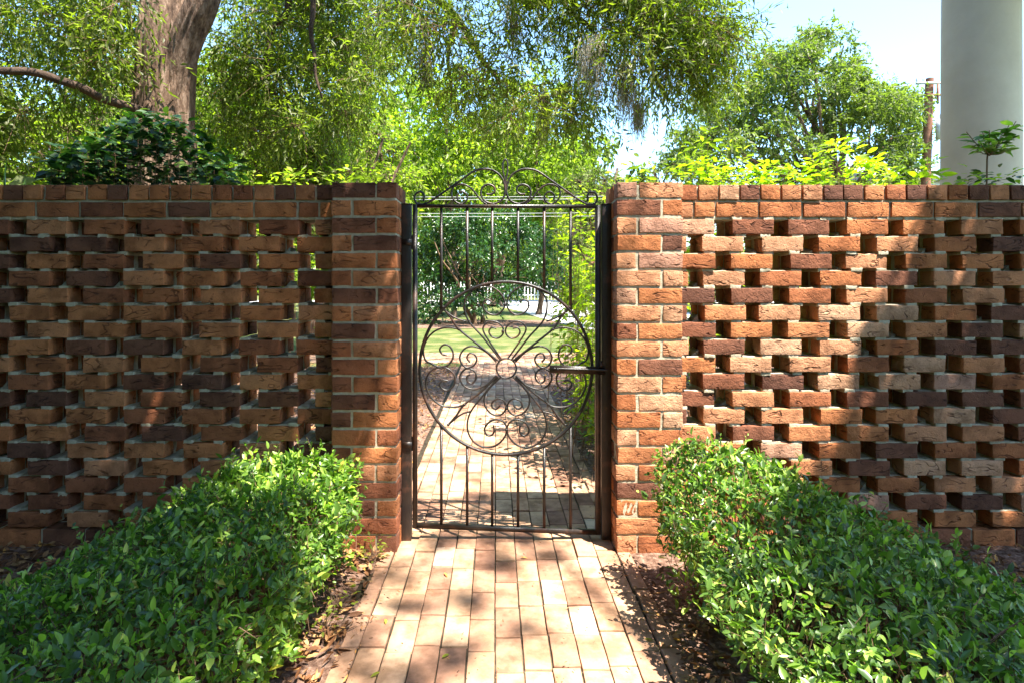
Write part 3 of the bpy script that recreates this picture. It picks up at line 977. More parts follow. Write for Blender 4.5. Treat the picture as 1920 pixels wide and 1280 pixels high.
# ------------------------------------------------------------------ tree building blocks
def clump_leaves(C, rad, n_tw, n_lf, L, droopy=.5, tw=.35, kind="far", wl=.25, flat=.7):
    """C (k,3) clump centres with radii; n_tw twigs each with n_lf leaves"""
    k = len(C)
    rad = np.broadcast_to(np.asarray(rad, float), (k,))
    cc = np.repeat(C, n_tw, 0); rr_ = np.repeat(rad, n_tw)
    u = unit(R.normal(size=(len(cc), 3))); u[:, 2] *= flat
    q = R.random(len(cc)) ** .45
    st = cc + u * (rr_ * q)[:, None] * .85
    d = unit(u * .8 + R.normal(size=(len(cc), 3)) * .5 + np.array([0, 0, -droopy]))
    tl = tw * (.6 + .8 * R.random(len(cc)))
    t = (np.arange(n_lf) + .5) / n_lf
    p = st[:, None] + d[:, None] * (tl[:, None] * t[None])[..., None]
    p[:, :, 2] -= droopy * .5 * tl[:, None] * t[None] ** 2
    p = p.reshape(-1, 3)
    N = len(p)
    ld = unit(np.repeat(d, n_lf, 0) * .8 + R.normal(size=(N, 3)) * .75 + np.array([0, 0, -.25]))
    nn = unit(R.normal(size=(N, 3)) * .6 + np.array([0, 0, 1.0]))
    LL = L * (.6 + .7 * R.random(N))
    rn = np.clip(np.repeat(R.random(k), n_tw * n_lf) * .45 + R.random(N) * .55, 0, 1)
    return p, ld, nn, LL, LL * wl, rn, st, st + d * tl[:, None]


def noisy_path(a, b, n, amp, sag=0):
    a = np.array(a, float); b = np.array(b, float)
    t = np.linspace(0, 1, n)[:, None]
    p = a + (b - a) * t
    j = R.normal(size=(n, 3)) * amp * np.linalg.norm(b - a)
    j[0] = 0; j[-1] = 0
    p = p + j
    p[:, 2] += sag * np.sin(t[:, 0] * math.pi) * np.linalg.norm(b - a)
    return catmull(p, 5)


def tree(name, base, hgt, trunk_r, clumps, rad, n_tw, n_lf, L, mat, label, cat="tree", group=None, droopy=.3, tw=.35, wl=.4,
         kind="far", trunk_pts=None, barkmat=None, limbs=14, fork=.35, twigs=True, flat=.7, multi=1):
    e = empty(name, tuple(base), label, cat, group)
    base = np.array(base, float)
    barkmat = barkmat or M_bark
    C = np.asarray(clumps, float)
    mb = MB()
    tops = []
    for m_ in range(multi):
        off = np.array([R.normal() * trunk_r * 1.5, R.normal() * trunk_r * 1.5, 0]) if multi > 1 else np.zeros(3)
        topp = base + np.array([R.normal() * hgt * (.06 if multi == 1 else .22), R.normal() * hgt * (.06 if multi == 1 else .2), hgt * .8])
        tp = noisy_path(base + off - [0, 0, .05], topp, 7, .02)
        r_ = trunk_r * (1 - .75 * np.linspace(0, 1, len(tp)) ** .8)
        r_[0] *= 1.3
        tube(mb, tp, r_, 10)
        tops.append((tp, r_))
    mb.build("trunk", barkmat, e, True)
    if limbs:
        mb = MB()
        idx = R.choice(len(C), min(limbs, len(C)), replace=False)
        for i in idx:
            tp, r_ = tops[R.integers(len(tops))]
            k = int(np.clip((C[i][2] - base[2]) / hgt * .8, fork, .95) * (len(tp) - 1) * .8)
            q = noisy_path(tp[k], C[i], 5, .05, -.03)
            tube(mb, q, max(r_[k] * .45, .008) * (1 - .8 * np.linspace(0, 1, len(q))), 6)
        mb.build("limbs", barkmat, e, True)
    p, d, nn, LL, WW, rn, s_, t_ = clump_leaves(C, rad, n_tw, n_lf, L, droopy, tw, kind, wl, flat)
    leaf_obj("crown", p, d, nn, LL, WW, mat, e, kind, rnd=rn)
    if twigs:
        sel = R.choice(len(s_), min(len(s_), 1500), replace=False)
        cc = np.repeat(C, n_tw, 0)[sel]
        V, T = twigs_mesh(cc, t_[sel], .006 * max(1, L / .09), seg=2)
        mesh("twigs", V, T, barkmat, e, np.full(len(T), .5))
    return e


def ell(n, c, r, shell=.5):
    u = unit(R.normal(size=(n, 3)))
    q = (shell + (1 - shell) * R.random(n))[:, None]
    return np.array(c) + u * np.array(r) * q

# ------------------------------------------------------------------ the big oak beyond the wall, left
OB = P(312, 535, 8.2); OB[2] = 0
oak = empty("oak_tree", tuple(OB), "huge old oak with thick forked trunk behind the left wall, boughs drooping over the gate", "tree")
mb = MB()
def PP(l): return np.array([P(*q) for q in l])
tp = catmull(np.vstack([[OB + [0, 0, -.1]], [OB + [0, 0, 1.2]], PP([(308, 300, 8.2), (306, 220, 8.2), (310, 150, 8.2), (312, 70, 8.2), (314, 10, 8.25), (310, -120, 8.3), (300, -330, 8.4)])]), 8)
rt = np.interp(np.linspace(0, 1, len(tp)), [0, .12, .3, .5, .6, .72, 1], [.62, .50, .40, .36, .37, .34, .2])
sides = 40
def bark_tube(mb, pts, rad, sides=96, seed=1):
    p = np.asarray(pts); n = len(p)
    a = np.arange(sides) / sides * 2 * math.pi
    V = []
    for i in range(n):
        rr_ = rad[i] * (1 + .045 * np.sin(a * 5 + p[i][2] * .6 + seed) + .03 * np.sin(a * 9 - p[i][2] * .9) + .035 * np.sin(a * 13 + p[i][2] * .8 + seed) + .03 * np.sin(a * 17 - p[i][2] * 1.1))
        V.append(p[i] + np.stack([rr_ * np.cos(a), rr_ * np.sin(a), np.zeros(sides)], 1))
    V = np.vstack(V)
    i0 = np.arange(n - 1)[:, None]; j = np.arange(sides)[None]
    T = np.stack([i0 * sides + j, i0 * sides + (j + 1) % sides, (i0 + 1) * sides + (j + 1) % sides, (i0 + 1) * sides + j], -1).reshape(-1, 4)
    mb.add(V, T)
bark_tube(mb, tp, rt)
tp2 = catmull(PP([(325, 200, 8.15), (335, 130, 8.1), (352, 70, 8.05), (378, 10, 8.0), (400, -60, 8.0), (440, -200, 7.9)]), 8)
bark_tube(mb, tp2, np.linspace(.18, .25, len(tp2)) * np.interp(np.linspace(0, 1, len(tp2)), [0, .5, 1], [1, 1.0, .62]), 80, 4)
mb.build("trunk", M_bark, oak, True)
# boughs
bough = [
    ([(300, 215, 8.0), (225, 195, 7.6), (150, 165, 7.2), (80, 143, 7.0), (0, 135, 6.8), (-120, 150, 6.5)], .060, .04),
    ([(440, -200, 7.9), (620, -160, 7.6), (760, -60, 7.3), (850, 30, 7.1), (905, 110, 7.0), (935, 160, 6.9)], .085, .018),
    ([(760, -60, 7.3), (900, -60, 7.0), (1010, -30, 6.8), (1090, 40, 6.6), (1150, 120, 6.5)], .06, .012),
    ([(850, 30, 7.1), (842, 90, 7.1), (848, 140, 7.1), (842, 190, 7.1)], .035, .012),
    ([(600, -120, 8.4), (585, 0, 8.6), (586, 70, 8.7), (590, 135, 8.7), (603, 185, 8.7)], .05, .015),
    ([(520, -160, 8.6), (540, 0, 9.0), (510, 60, 9.1), (505, 110, 9.1), (500, 160, 9.2), (520, 190, 9.2)], .06, .02),
    ([(300, -330, 8.4), (100, -260, 7.8), (-100, -160, 7.2), (-260, -60, 6.8)], .16, .05),
    ([(975, -50, 6.9), (985, 5, 6.9), (1010, 10, 6.85), (1080, -30, 6.8)], .06, .04),
]
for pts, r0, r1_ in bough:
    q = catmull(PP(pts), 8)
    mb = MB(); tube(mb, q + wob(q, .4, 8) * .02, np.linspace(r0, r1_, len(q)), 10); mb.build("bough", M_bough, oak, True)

# unseen upper crown sprays, added overhead to dapple the path behind the gate
uu = np.concatenate([-2.4 + 3.9 * R.random(24), .1 + 1.2 * R.random(10)]); vv = np.concatenate([4.9 + 6.5 * R.random(24), 4.3 + 3.0 * R.random(10)])
C = np.stack([uu + KX * 7.8, vv + KY * 7.8, 7.4 + .9 * R.random(34)], 1)
p, d, nn, LL, WW, rn, s_, t_ = clump_leaves(C, .34, 22, 8, .11, .3, .3, "far", .35, .7)
leaf_obj("crown", p, d, nn, LL, WW, M_oakleaf, oak, "far", rnd=rn)
mb = MB()
for c in C[::5]:
    q = noisy_path(P(400, -200, 7.9), c, 6, .03); tube(mb, q, np.linspace(.07, .01, len(q)), 6)
mb.build("limbs", M_bark, oak, True)

# hanging foliage of the oak
def region(n, poly, y0, y1):
    poly = np.array(poly, float); out = []
    lo = poly.min(0); hi = poly.max(0)
    x1_, y1_ = poly[:, 0], poly[:, 1]; x2_, y2_ = np.roll(x1_, -1), np.roll(y1_, -1)
    while len(out) < n:
        q = lo + (hi - lo) * R.random(2)
        c = ((y1_ > q[1]) != (y2_ > q[1])) & (q[0] < (x2_ - x1_) * (q[1] - y1_) / (y2_ - y1_ + 1e-12) + x1_)
        if c.sum() % 2: out.append(P(q[0], q[1], y0 + (y1 - y0) * R.random()))
    return np.array(out)


C = np.vstack([
    region(120, [(690, -220), (1330, -220), (1365, 0), (1368, 110), (1300, 195), (1230, 190), (1180, 250), (1080, 270), (960, 270), (860, 230), (780, 130), (720, 40)], 5.6, 7.6),
    region(26, [(1180, -60), (1350, -60), (1362, 90), (1320, 160), (1220, 140)], 5.3, 6.0),
])
p, d, nn, LL, WW, rn, s_, t_ = clump_leaves(C, .38, 46, 9, .078, .65, .28, "far", .24, .9)
leaf_obj("crown", p, d, nn, LL, WW, M_oakleaf, oak, "mid", rnd=rn)
V, T = twigs_mesh(np.repeat(C, 46, 0)[::3] + R.normal(size=(len(s_[::3]), 3)) * .05, t_[::3], .0035, seg=2)
mesh("twigs", V, T, M_twig, oak, np.full(len(T), .5))
C = np.vstack([
    region(75, [(-200, -250), (300, -250), (250, 20), (245, 150), (120, 200), (-60, 260), (-200, 200)], 7, 11),
    region(105, [(390, -200), (700, -200), (730, 60), (700, 200), (560, 250), (420, 260), (390, 120)], 8.8, 12),
])
p, d, nn, LL, WW, rn, s_, t_ = clump_leaves(C, .55, 50, 9, .105, .55, .4, "far", .30, .9)
leaf_obj("crown", p, d, nn, LL, WW, M_oakleaf, oak, "far", rnd=rn)
V, T = twigs_mesh(np.repeat(C, 50, 0)[::3] + R.normal(size=(len(s_[::3]), 3)) * .05, t_[::3], .004, seg=2)
mesh("twigs", V, T, M_twig, oak, np.full(len(T), .5))

# Spanish moss
for i, (px, py, ln, wd, Y, lab) in enumerate((
        (1112, 70, 115, 26, 5.6, "thick grey tuft of hanging moss right of the gate crest, high up"),
        (1175, 110, 120, 24, 5.6, "long tan moss beard at the right side of the oak foliage"),
        (798, 85, 80, 16, 6.6, "small grey moss beard hanging left of the gate crest"),
        (1020, 170, 100, 14, 6.4, "thin moss strand hanging above the gate crest"),
        (962, 0, 90, 14, 6.6, "moss strand at the top edge above the gate"),
        (1195, 190, 70, 12, 5.8, "short moss strand at the lower right of the oak foliage"))):
    top = P(px, py, Y)
    n = 330
    st = top + np.stack([R.normal(size=n) * wd / F * Y * .5, R.normal(size=n) * .06, -R.random(n) ** 1.3 * ln / F * Y * .7], 1)
    en = st + np.stack([R.normal(size=n) * .035, R.normal(size=n) * .035, -(.3 + .7 * R.random(n)) * ln / F * Y * .5], 1)
    V, T = twigs_mesh(st, en, .0028, seg=4)
    V = V + wob(V, .05, 40 + i) * .008
    o = mesh("spanish_moss", V, T, M_moss, None, np.full(len(T), .5))
    tag(o, lab, "moss", "moss hanging from the oak")

# ------------------------------------------------------------------ understorey and background trees
def px_tree(px, py_top, Y, wpx, name, label, mat, L, n=34, ntw=26, nlf=8, rad=None, group="trees beyond the lawn", zlow=None, tr=None, **kw):
    """tree whose crown spans wpx pixels round px, top at py_top, standing at Y"""
    bx = (px - CX) / F * Y; top = H - (py_top - CY) / F * Y; wr = wpx / F * Y / 2
    zl = zlow if zlow is not None else top * .25
    c = (bx, Y, (top + zl) / 2)
    r = (wr, wr * .8, (top - zl) / 2)
    rad = rad or wr * .30
    C = ell(n, c, (max(wr - rad * .6, .1), max(wr * .8 - rad * .6, .1), max(r[2] - rad * .5, .1)), .25)
    return tree(name, (bx, Y, 0), top, tr or top * .028, C, rad * (.7 + .6 * R.random(n)), ntw, nlf, L, mat, label, group=group, **kw)


# slim tree with dark stems showing, left of centre
px_tree(565, 150, 11.5, 300, "understorey_tree", "slender tree with dark stems showing behind the wall left of the gate", M_bright, .11, n=46, ntw=26, tr=.09, multi=3, droopy=.3, zlow=1.9, wl=.35, group=None)
px_tree(700, 190, 16, 210, "understorey_tree", "light green tree behind the left pier", M_bright, .15, n=34, zlow=1.2, wl=.4, group=None)
px_tree(150, 110, 15, 420, "understorey_tree", "sunny green tree behind the dark bush at far left", M_bright, .16, n=46, zlow=1.2, wl=.4, group=None)
px_tree(1130, 235, 18, 190, "understorey_tree", "pale green tree just right above the gate crest", M_farleaf, .15, n=30, zlow=.8, wl=.4, group=None)
labs = [(-60, 60, 24, 420, "tall far tree at the left edge behind the oak"), (330, 120, 26, 380, "far tree partly hidden by the oak trunk"),
        (520, 90, 34, 330, "far tall tree between oak trunk and gate"), (760, 110, 30, 300, "far rounded tree behind the left pier"),
        (930, 150, 36, 300, "far tree straight behind the gate crest"), (1060, 190, 46, 240, "far tree right of the gate crest"),
        (1190, 285, 52, 200, "low far tree above the right pier")]
for (px, py, Y, wd, lab) in labs:
    px_tree(px, py, Y, wd, "tree", lab, M_farleaf if Y > 32 else M_bright, .010 * Y + .02, n=42, ntw=26, nlf=8, wl=.5, zlow=.8, twigs=False, limbs=8)

for (px, py, Y, wd, lab) in ((250, 20, 19, 330, "bright tree filling the gap left of the oak trunk"), (-120, 0, 20, 380, "bright tree leaning in at the far left edge"),
                             (450, 10, 21, 300, "bright tall tree just right of the oak trunk"), (650, 10, 23, 300, "bright tall tree between the oak trunk and gate"),
                             (850, 60, 24, 290, "bright tree behind the oak's hanging foliage, above the gate"), (1010, 110, 26, 280, "bright tree behind the right half of the gate crest")):
    px_tree(px, py, Y, wd, "tree", lab, M_bright, .20, n=70, ntw=26, nlf=8, wl=.5, zlow=1.4, twigs=False, limbs=12, tr=.13, group="tall trees behind the oak")

# the great oak at the right with open limbs
Y = 27.0
Cl = []
for (px, py, r) in ((1540, 75, 42), (1500, 110, 48), (1580, 110, 40), (1450, 115, 45), (1430, 150, 50), (1500, 165, 60), (1570, 170, 60), (1400, 175, 45), (1380, 215, 55), (1340, 195, 38),
                    (1440, 220, 60), (1520, 225, 65), (1600, 160, 40), (1625, 190, 50), (1600, 230, 60), (1670, 185, 38), (1690, 215, 40), (1665, 250, 55), (1710, 255, 40), (1715, 200, 26),
                    (1340, 260, 50), (1400, 280, 60), (1480, 285, 65), (1560, 285, 65), (1640, 300, 60), (1700, 300, 50), (1320, 320, 50), (1420, 340, 60), (1520, 340, 60), (1620, 350, 60), (1700, 350, 50), (1290, 300, 35), (1300, 260, 30)):
    for q in range(6):
        a = R.random() * 6.28; b = R.random() ** .5
        Cl.append(P(px + r * .8 * b * math.cos(a), py + r * .6 * b * math.sin(a), Y + R.normal() * 1.8))
tree("oak_tree", ((1530 - CX) / F * Y, Y, 0), 13.0, .55, Cl, .62, 30, 9, .20, M_farleaf,
     "large spreading oak against the sky behind the right wall", droopy=.1, tw=.5, wl=.45, limbs=36, fork=.2, twigs=False)
px_tree(1250, 250, 30, 90, "small_tree", "small feathery tree against the sky left of the large right oak", M_farleaf, .2, n=14, ntw=12, zlow=1, group=None, limbs=6, twigs=False)

# camellia beyond the gate
Yc = 20.0
Cc = [P(px, py, Yc + R.normal() * .8) for px, py in ((820, 430), (860, 410), (900, 405), (945, 415), (985, 430), (1010, 470), (800, 480), (840, 470), (890, 460), (940, 465), (985, 480), (800, 525), (840, 520), (885, 510), (935, 515),
      (985, 525), (1020, 520), (812, 560), (850, 555), (890, 550), (950, 545), (795, 450), (1030, 490), (800, 590), (870, 440), (915, 440), (960, 445))]
Cc = np.vstack([Cc, np.array(Cc) + R.normal(size=(len(Cc), 3)) * .35])
tree("camellia", ((893 - CX) / F * Yc, Yc, 0), 3.4, .075, Cc, .55, 40, 8, .13, M_darkleaf,
     "dark round camellia with several stems seen through the gate", "shrub", droopy=.1, tw=.3, wl=.5, limbs=26, fork=.25, twigs=False, multi=5, barkmat=M_twig)
# low sunny shrubs along the lawn's far side
for i, (px, py, Y, wd, lab) in enumerate(((745, 500, 26, 110, "low bright shrub seen left through the gate bars"), (1085, 470, 24, 90, "yellow green shrub right of the camellia"),
                                          (1180, 480, 30, 160, "low shrub behind the right pier beyond the lawn"), (600, 470, 28, 200, "wide low shrub behind the left wall beyond the lawn"))):
    px_tree(px, py, Y, wd, "shrub", lab, M_bright, .2, n=22, ntw=18, nlf=7, zlow=.3, group="low shrubs across the lawn", twigs=False, limbs=5, wl=.5, tr=.05)
# distant woodland belt
Cb = np.stack([-170 + 300 * R.random(1500), 70 + 22 * R.random(1500), .5 + 18 * R.random(1500)], 1)
Cb = Cb[(Cb[:, 2] < 14 + 3.0 * np.sin(Cb[:, 0] * .35) + 1.2 * np.sin(Cb[:, 0] * 1.1)) & ~((Cb[:, 0] > 14) & (Cb[:, 2] > 5.0))]
p, d, nn, LL, WW, rn, s_, t_ = clump_leaves(Cb, 2.4, 30, 6, 1.0, .1, 1.2, "far", .6, .8)
o = leaf_obj("woodland", p, d, nn, LL, WW, M_farleaf, None, "far", rnd=rn); tag(o, "distant mass of green trees closing the view beyond the road", "woodland", kind="stuff")

# ------------------------------------------------------------------ plants right behind the wall
def leafy(name, label, stems, n_per, L, mat, group=None, wl=.42, spread=.10, cat="shrub", stem_r=.0024, wh=None, up=.25, rosette=False, base=None):
    """stems: list of (foot, tip) world points; leaves set along and at the ends"""
    f = np.array([s[0] for s in stems]); t = np.array([s[1] for s in stems])
    e = empty(name, tuple(base if base is not None else (f[:, 0].mean(), f[:, 1].mean(), 0)), label, cat, group)
    k = len(stems)
    q = 1 - R.random((k, n_per)) ** 1.6 * .65
    pos = f[:, None] + (t - f)[:, None] * q[..., None]
    a = R.random((k, n_per)) * 6.28
    d = np.stack([np.cos(a), np.sin(a), up + R.normal(size=a.shape) * .35], -1)
    pos = pos + unit(d) * (spread * R.random((k, n_per)) * .6)[..., None]
    pos = pos.reshape(-1, 3); d = d.reshape(-1, 3); N = len(pos)
    nn = unit(np.array([0, 0, 1.0]) + R.normal(size=(N, 3)) * .4)
    LL = L * (.55 + .7 * R.random(N))
    leaf_obj("foliage", pos, d, nn, LL, LL * wl, mat, e, "near", droop=.2, fold=.3)
    V, T = twigs_mesh(f, f + (t - f) * .96, stem_r, seg=3)
    V2, T2 = twigs_mesh(f[R.integers(k, size=N // 3)] * 0 + pos[:N // 3] - unit(d[:N // 3]) * .05, pos[:N // 3], .0014, seg=1)
    mesh("stems", np.vstack([V, V2]), np.vstack([T, T2 + len(V)]), M_twig, e, np.full(len(T) + len(T2), .5))
    return e


def stemset(n, pxs, tops, Y0, Y1, jitter=12):
    out = []
    for _ in range(n):
        px = pxs[0] + (pxs[-1] - pxs[0]) * R.random()
        py = np.interp(px, pxs, tops) + abs(R.normal()) * jitter
        Y = Y0 + (Y1 - Y0) * R.random()
        tip = P(px, py, Y)
        out.append(((tip[0] + R.normal() * .08, Y + R.normal() * .05, 0.0), tip))
    return out


leafy("lime_shrub", "bright lime green shrub glowing in the sun above the right wall", stemset(180, [1290, 1340, 1400, 1440, 1500, 1540, 1570, 1610, 1650, 1690], [300, 300, 318, 305, 322, 285, 262, 290, 305, 325], 3.35, 3.75, 8), 16, .062, M_lime, wl=.42)
leafy("shrub", "green shrub with upright twigs above the right pier", stemset(60, [1160, 1200, 1240, 1290, 1330, 1370, 1400], [315, 292, 315, 285, 235, 262, 310], 3.5, 3.95, 10), 15, .060, M_bright, wl=.40)
leafy("lime_shrub", "yellow green leafy tuft over the coping beside the white column", stemset(12, [1705, 1725, 1745, 1765], [322, 312, 312, 328], 3.3, 3.5, 4), 14, .075, M_lime, wl=.40)
leafy("lime_shrub", "small yellow tipped tuft over the coping in front of the white column", stemset(7, [1815, 1830, 1845], [328, 320, 330], 3.3, 3.4, 3), 9, .055, M_lime, wl=.45)
leafy("lime_shrub", "low lime tuft over the coping at the right edge", stemset(8, [1870, 1890, 1915], [330, 322, 328], 3.3, 3.4, 3), 10, .06, M_lime, wl=.45)
leafy("shrub", "low dark leaves along the coping in front of the white column", stemset(14, [1790, 1850, 1920], [332, 322, 322], 3.45, 3.6, 5), 12, .06, M_darkleaf, wl=.42)
# dark umbrella-like sapling
sb = P(1850, 345, 3.4); sb2 = P(1857, 291, 3.4)
stems = [((sb[0], 3.4, 0), sb2)]
e = empty("sapling", (sb[0], 3.4, 0), "dark leafy sapling on a thin bare stem in front of the white column", "sapling")
mb = MB(); tube(mb, catmull([(sb[0], 3.4, 0), sb, sb2], 5), .0045, 6); mb.build("stem", M_twig, e, True)
tips = [P(*q) for q in ((1812, 248, 3.38), (1835, 262, 3.3), (1850, 250, 3.45), (1868, 262, 3.35), (1880, 250, 3.4), (1892, 235, 3.4), (1828, 276, 3.42), (1895, 278, 3.4), (1855, 245, 3.36), (1905, 252, 3.4), (1905, 228, 3.4), (1842, 248, 3.4))]
mbs = MB()
pos = []; dd = []
for t in tips:
    q = catmull([sb2, (sb2 + t) / 2 + [0, 0, -.015], t], 5)
    tube(mbs, q, .0022, 5)
    for m_ in range(10):
        k = int(len(q) * (.45 + .55 * R.random())) - 1
        a = R.random() * 6.28
        pos.append(q[k]); dd.append([math.cos(a), math.sin(a), .25 + R.normal() * .25])
mbs.build("twigs", M_twig, e)
pos = np.array(pos); dd = np.array(dd); N = len(pos)
LL = .068 * (.7 + .6 * R.random(N))
leaf_obj("foliage", pos, dd, unit(np.array([0, 0, 1.0]) + R.normal(size=(N, 3)) * .3), LL, LL * .42, M_hedge, e, "near")

# dark glossy bush behind the left wall
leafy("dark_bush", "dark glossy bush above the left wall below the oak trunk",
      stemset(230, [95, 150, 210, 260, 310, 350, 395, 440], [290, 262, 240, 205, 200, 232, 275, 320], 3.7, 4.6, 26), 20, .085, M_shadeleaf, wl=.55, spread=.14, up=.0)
# strap leaves at the far left
e = empty("strap_leaf_plant", tuple(P(20, 535, 3.9) * [1, 1, 0]), "plant with long pale strap leaves poking over the wall at the far left", "plant")
n = 60
bpos = P(35, 430, 3.9) + np.stack([R.normal(size=n) * .10, R.normal(size=n) * .10, R.normal(size=n) * .03], 1)
dv = np.stack([-.45 + R.normal(size=n) * .5, R.normal(size=n) * .35, np.full(n, .75)], 1)
leaf_obj("foliage", bpos, dv, unit(R.normal(size=(n, 3)) * .5 + [0, -1, .4]), .26 + .16 * R.random(n), .020, M_darkleaf, e, "near", droop=.25)
mb = MB(); tube(mb, [(bpos[:, 0].mean(), 3.9, 0), (bpos[:, 0].mean(), 3.9, bpos[:, 2].mean())], .06, 8); mb.build("stem", M_twig, e, True)
leafy("shrub", "low sunny shrub tops above the left wall beside the pier", stemset(60, [470, 540, 600, 660, 740], [330, 318, 326, 312, 322], 5.0, 6.2, 8), 16, .075, M_bright, wl=.42)
# leafy shrub leaning over the right side of the path beyond the gate
st = []
for _ in range(190):
    Y = 3.9 + 2.6 * R.random()
    x = .74 + .55 * R.random()
    z = (.25 + 1.85 * R.random())
    st.append(((x + .15 * R.normal() + .1, Y, 0), (x - .12 * R.random() + R.normal() * .05, Y + R.normal() * .1, z)))
leafy("yellow_green_shrub", "leafy yellow green shrub hanging over the right side of the path beyond the gate", st, 20, .078, M_lime, wl=.48, spread=.24, up=-.1, stem_r=.003)
st = [((.72 + .1 * R.normal(), 4.5 + .6 * R.normal(), 0), (.66 + .25 * R.random(), 4.3 + .9 * R.random(), .15 + .5 * R.random())) for _ in range(36)]
leafy("shrub", "low green leaves at the right path edge just beyond the gate", st, 16, .05, M_hedge, wl=.4, spread=.12)
# bush rising behind the right pier between gate and lime shrub
leafy("shrub", "loose green sprays behind the right end of the gate crest", stemset(26, [1040, 1080, 1110, 1150], [350, 335, 340, 325], 4.6, 5.2, 24), 14, .055, M_bright, wl=.4)

# ------------------------------------------------------------------ column, pole, wires, houses, picket fence
Yk = 6.0
kx = (1838 - CX) / F * Yk
col = empty("portico_column", (kx, Yk, 0), "thick white round column standing in shade at the right edge", "column")
mb = MB()
zz = np.linspace(.35, 5.2, 40); prof = .336 - .020 * (zz / 5.2) ** 2
a = np.linspace(0, 2 * math.pi, 65)[:-1]
V = np.concatenate([np.stack([kx + r * np.cos(a), Yk + r * np.sin(a), np.full(64, z)], 1) for z, r in zip(zz, prof)])
i0 = np.arange(39)[:, None]; j = np.arange(64)[None]
mb.add(V, np.stack([i0 * 64 + j, i0 * 64 + (j + 1) % 64, (i0 + 1) * 64 + (j + 1) % 64, (i0 + 1) * 64 + j], -1).reshape(-1, 4))
mb.build("shaft", M_stucco, col, True)
mb = MB(); mb.box(kx - .6, kx + .6, Yk - .6, Yk + .6, -.02, .2)
th = np.linspace(0, 2 * math.pi, 41)[:-1]
tube(mb, np.stack([kx + .37 * np.cos(th), Yk + .37 * np.sin(th), np.full(40, .28)], 1), .08, 12, closed=True); mb.build("base", M_stucco, col)
mb = MB(); mb.box(kx - .58, kx + .58, Yk - .58, Yk + .58, 5.32, 5.5)
tube(mb, np.stack([kx + .33 * np.cos(th), Yk + .33 * np.sin(th), np.full(40, 5.24)], 1), .08, 12, closed=True); mb.build("capital", M_stucco, col)
por = empty("portico_roof", (kx + 3, Yk + 1, 5.5), "white porch roof carried by the column, overhead outside the picture", "roof")
mb = MB(); mb.box(kx - .62, kx + 5, Yk - 2.2, Yk + .62, 5.502, 6.2); mb.box(kx - .85, kx + 5.2, Yk - 2.45, Yk + .85, 6.203, 6.4); mb.build("entablature", M_white, por)

# utility pole
Yu = 25.0
pt, pb = P(1743, 148, Yu), P(1722, 535, Yu); pb[2] = 0
pole = empty("utility_pole", tuple(pb), "leaning brown wooden utility pole with crossarm beside the white column", "pole")
mb = MB(); tube(mb, catmull([pb - [0, 0, .1], (pb + pt) / 2 + [.05, 0, 0], pt], 6), np.linspace(.21, .155, 13), 12)
mb.add(pt + np.array([[.155 * math.cos(t_), .155 * math.sin(t_), 0] for t_ in np.linspace(0, 6.283, 13)[:-1]]).tolist(), [[0, 1, 2, 3], [0, 3, 4, 5], [0, 5, 6, 7], [0, 7, 8, 9], [0, 9, 10, 11]])
mb.build("shaft", M_pole, pole, True)
ca = P(1743, 160, Yu)
mb = MB(); mb.box(ca[0] - .75, ca[0] + 1.2, Yu - .30, Yu - .20, ca[2] - .035, ca[2] + .035); cr = mb.build("crossarm", M_grey, pole)
for dx in (-.7, -.42, .45, .85):
    mb = MB(); tube(mb, [(ca[0] + dx, Yu - .24, ca[2] + .06), (ca[0] + dx, Yu - .24, ca[2] + .14), (ca[0] + dx, Yu - .24, ca[2] + .22)], [.05, .06, .03], 8); mb.build("insulator", M_grey, pole)
mb = MB(); mb.box(ca[0] + .10, ca[0] + .16, Yu - .32, Yu - .26, ca[2] - .9, ca[2] - .06); mb.box(ca[0] - .3, ca[0] + .3, Yu - .30, Yu - .22, ca[2] - .55, ca[2] - .47); mb.build("bracket", M_pole, pole)
tc = P(1759, 246, Yu)
mb = MB(); tube(mb, [(tc[0], Yu - .3, tc[2] - .42), (tc[0], Yu - .3, tc[2] - .40), (tc[0], Yu - .3, tc[2] + .40), (tc[0], Yu - .3, tc[2] + .44)], [.01, .27, .27, .01], 16)
tr_ = mb.build("transformer", M_grey, pole)
for dx in (.1, -.12):
    mb = MB(); tube(mb, [(tc[0] + dx, Yu - .3, tc[2] + .40), (tc[0] + dx, Yu - .3, tc[2] + .62)], .04, 8); mb.build("bushing", M_grey, pole)


def wire(a, b, sag, lab, r=.018):
    t = np.linspace(0, 1, 24)[:, None]
    p = np.array(a) + (np.array(b) - np.array(a)) * t
    p[:, 2] -= sag * 4 * (t * (1 - t))[:, 0]
    mb = MB(); tube(mb, p, r, 5)
    tag(mb.build("overhead_wire", M_wire), lab, "wire", "overhead wires")
wire(P(1735, 157, 25), P(1100, 178, 40), .5, "upper overhead wire running left from the pole's crossarm")
wire(P(1737, 246, 25), P(1250, 288, 32), .35, "lower overhead wire running left from the middle of the pole")
for py in (366, 371, 397, 403):
    wire(P(300, py + 2, 16.5), P(1460, py - 1, 16.5), .05, "pale wire seen %s" % {366: "just above the gate's top rail, upper of two", 371: "just above the gate's top rail, lower of two", 397: "through the gate below its top rail, upper of two", 403: "through the gate below its top rail, lower of two"}[py], .007)

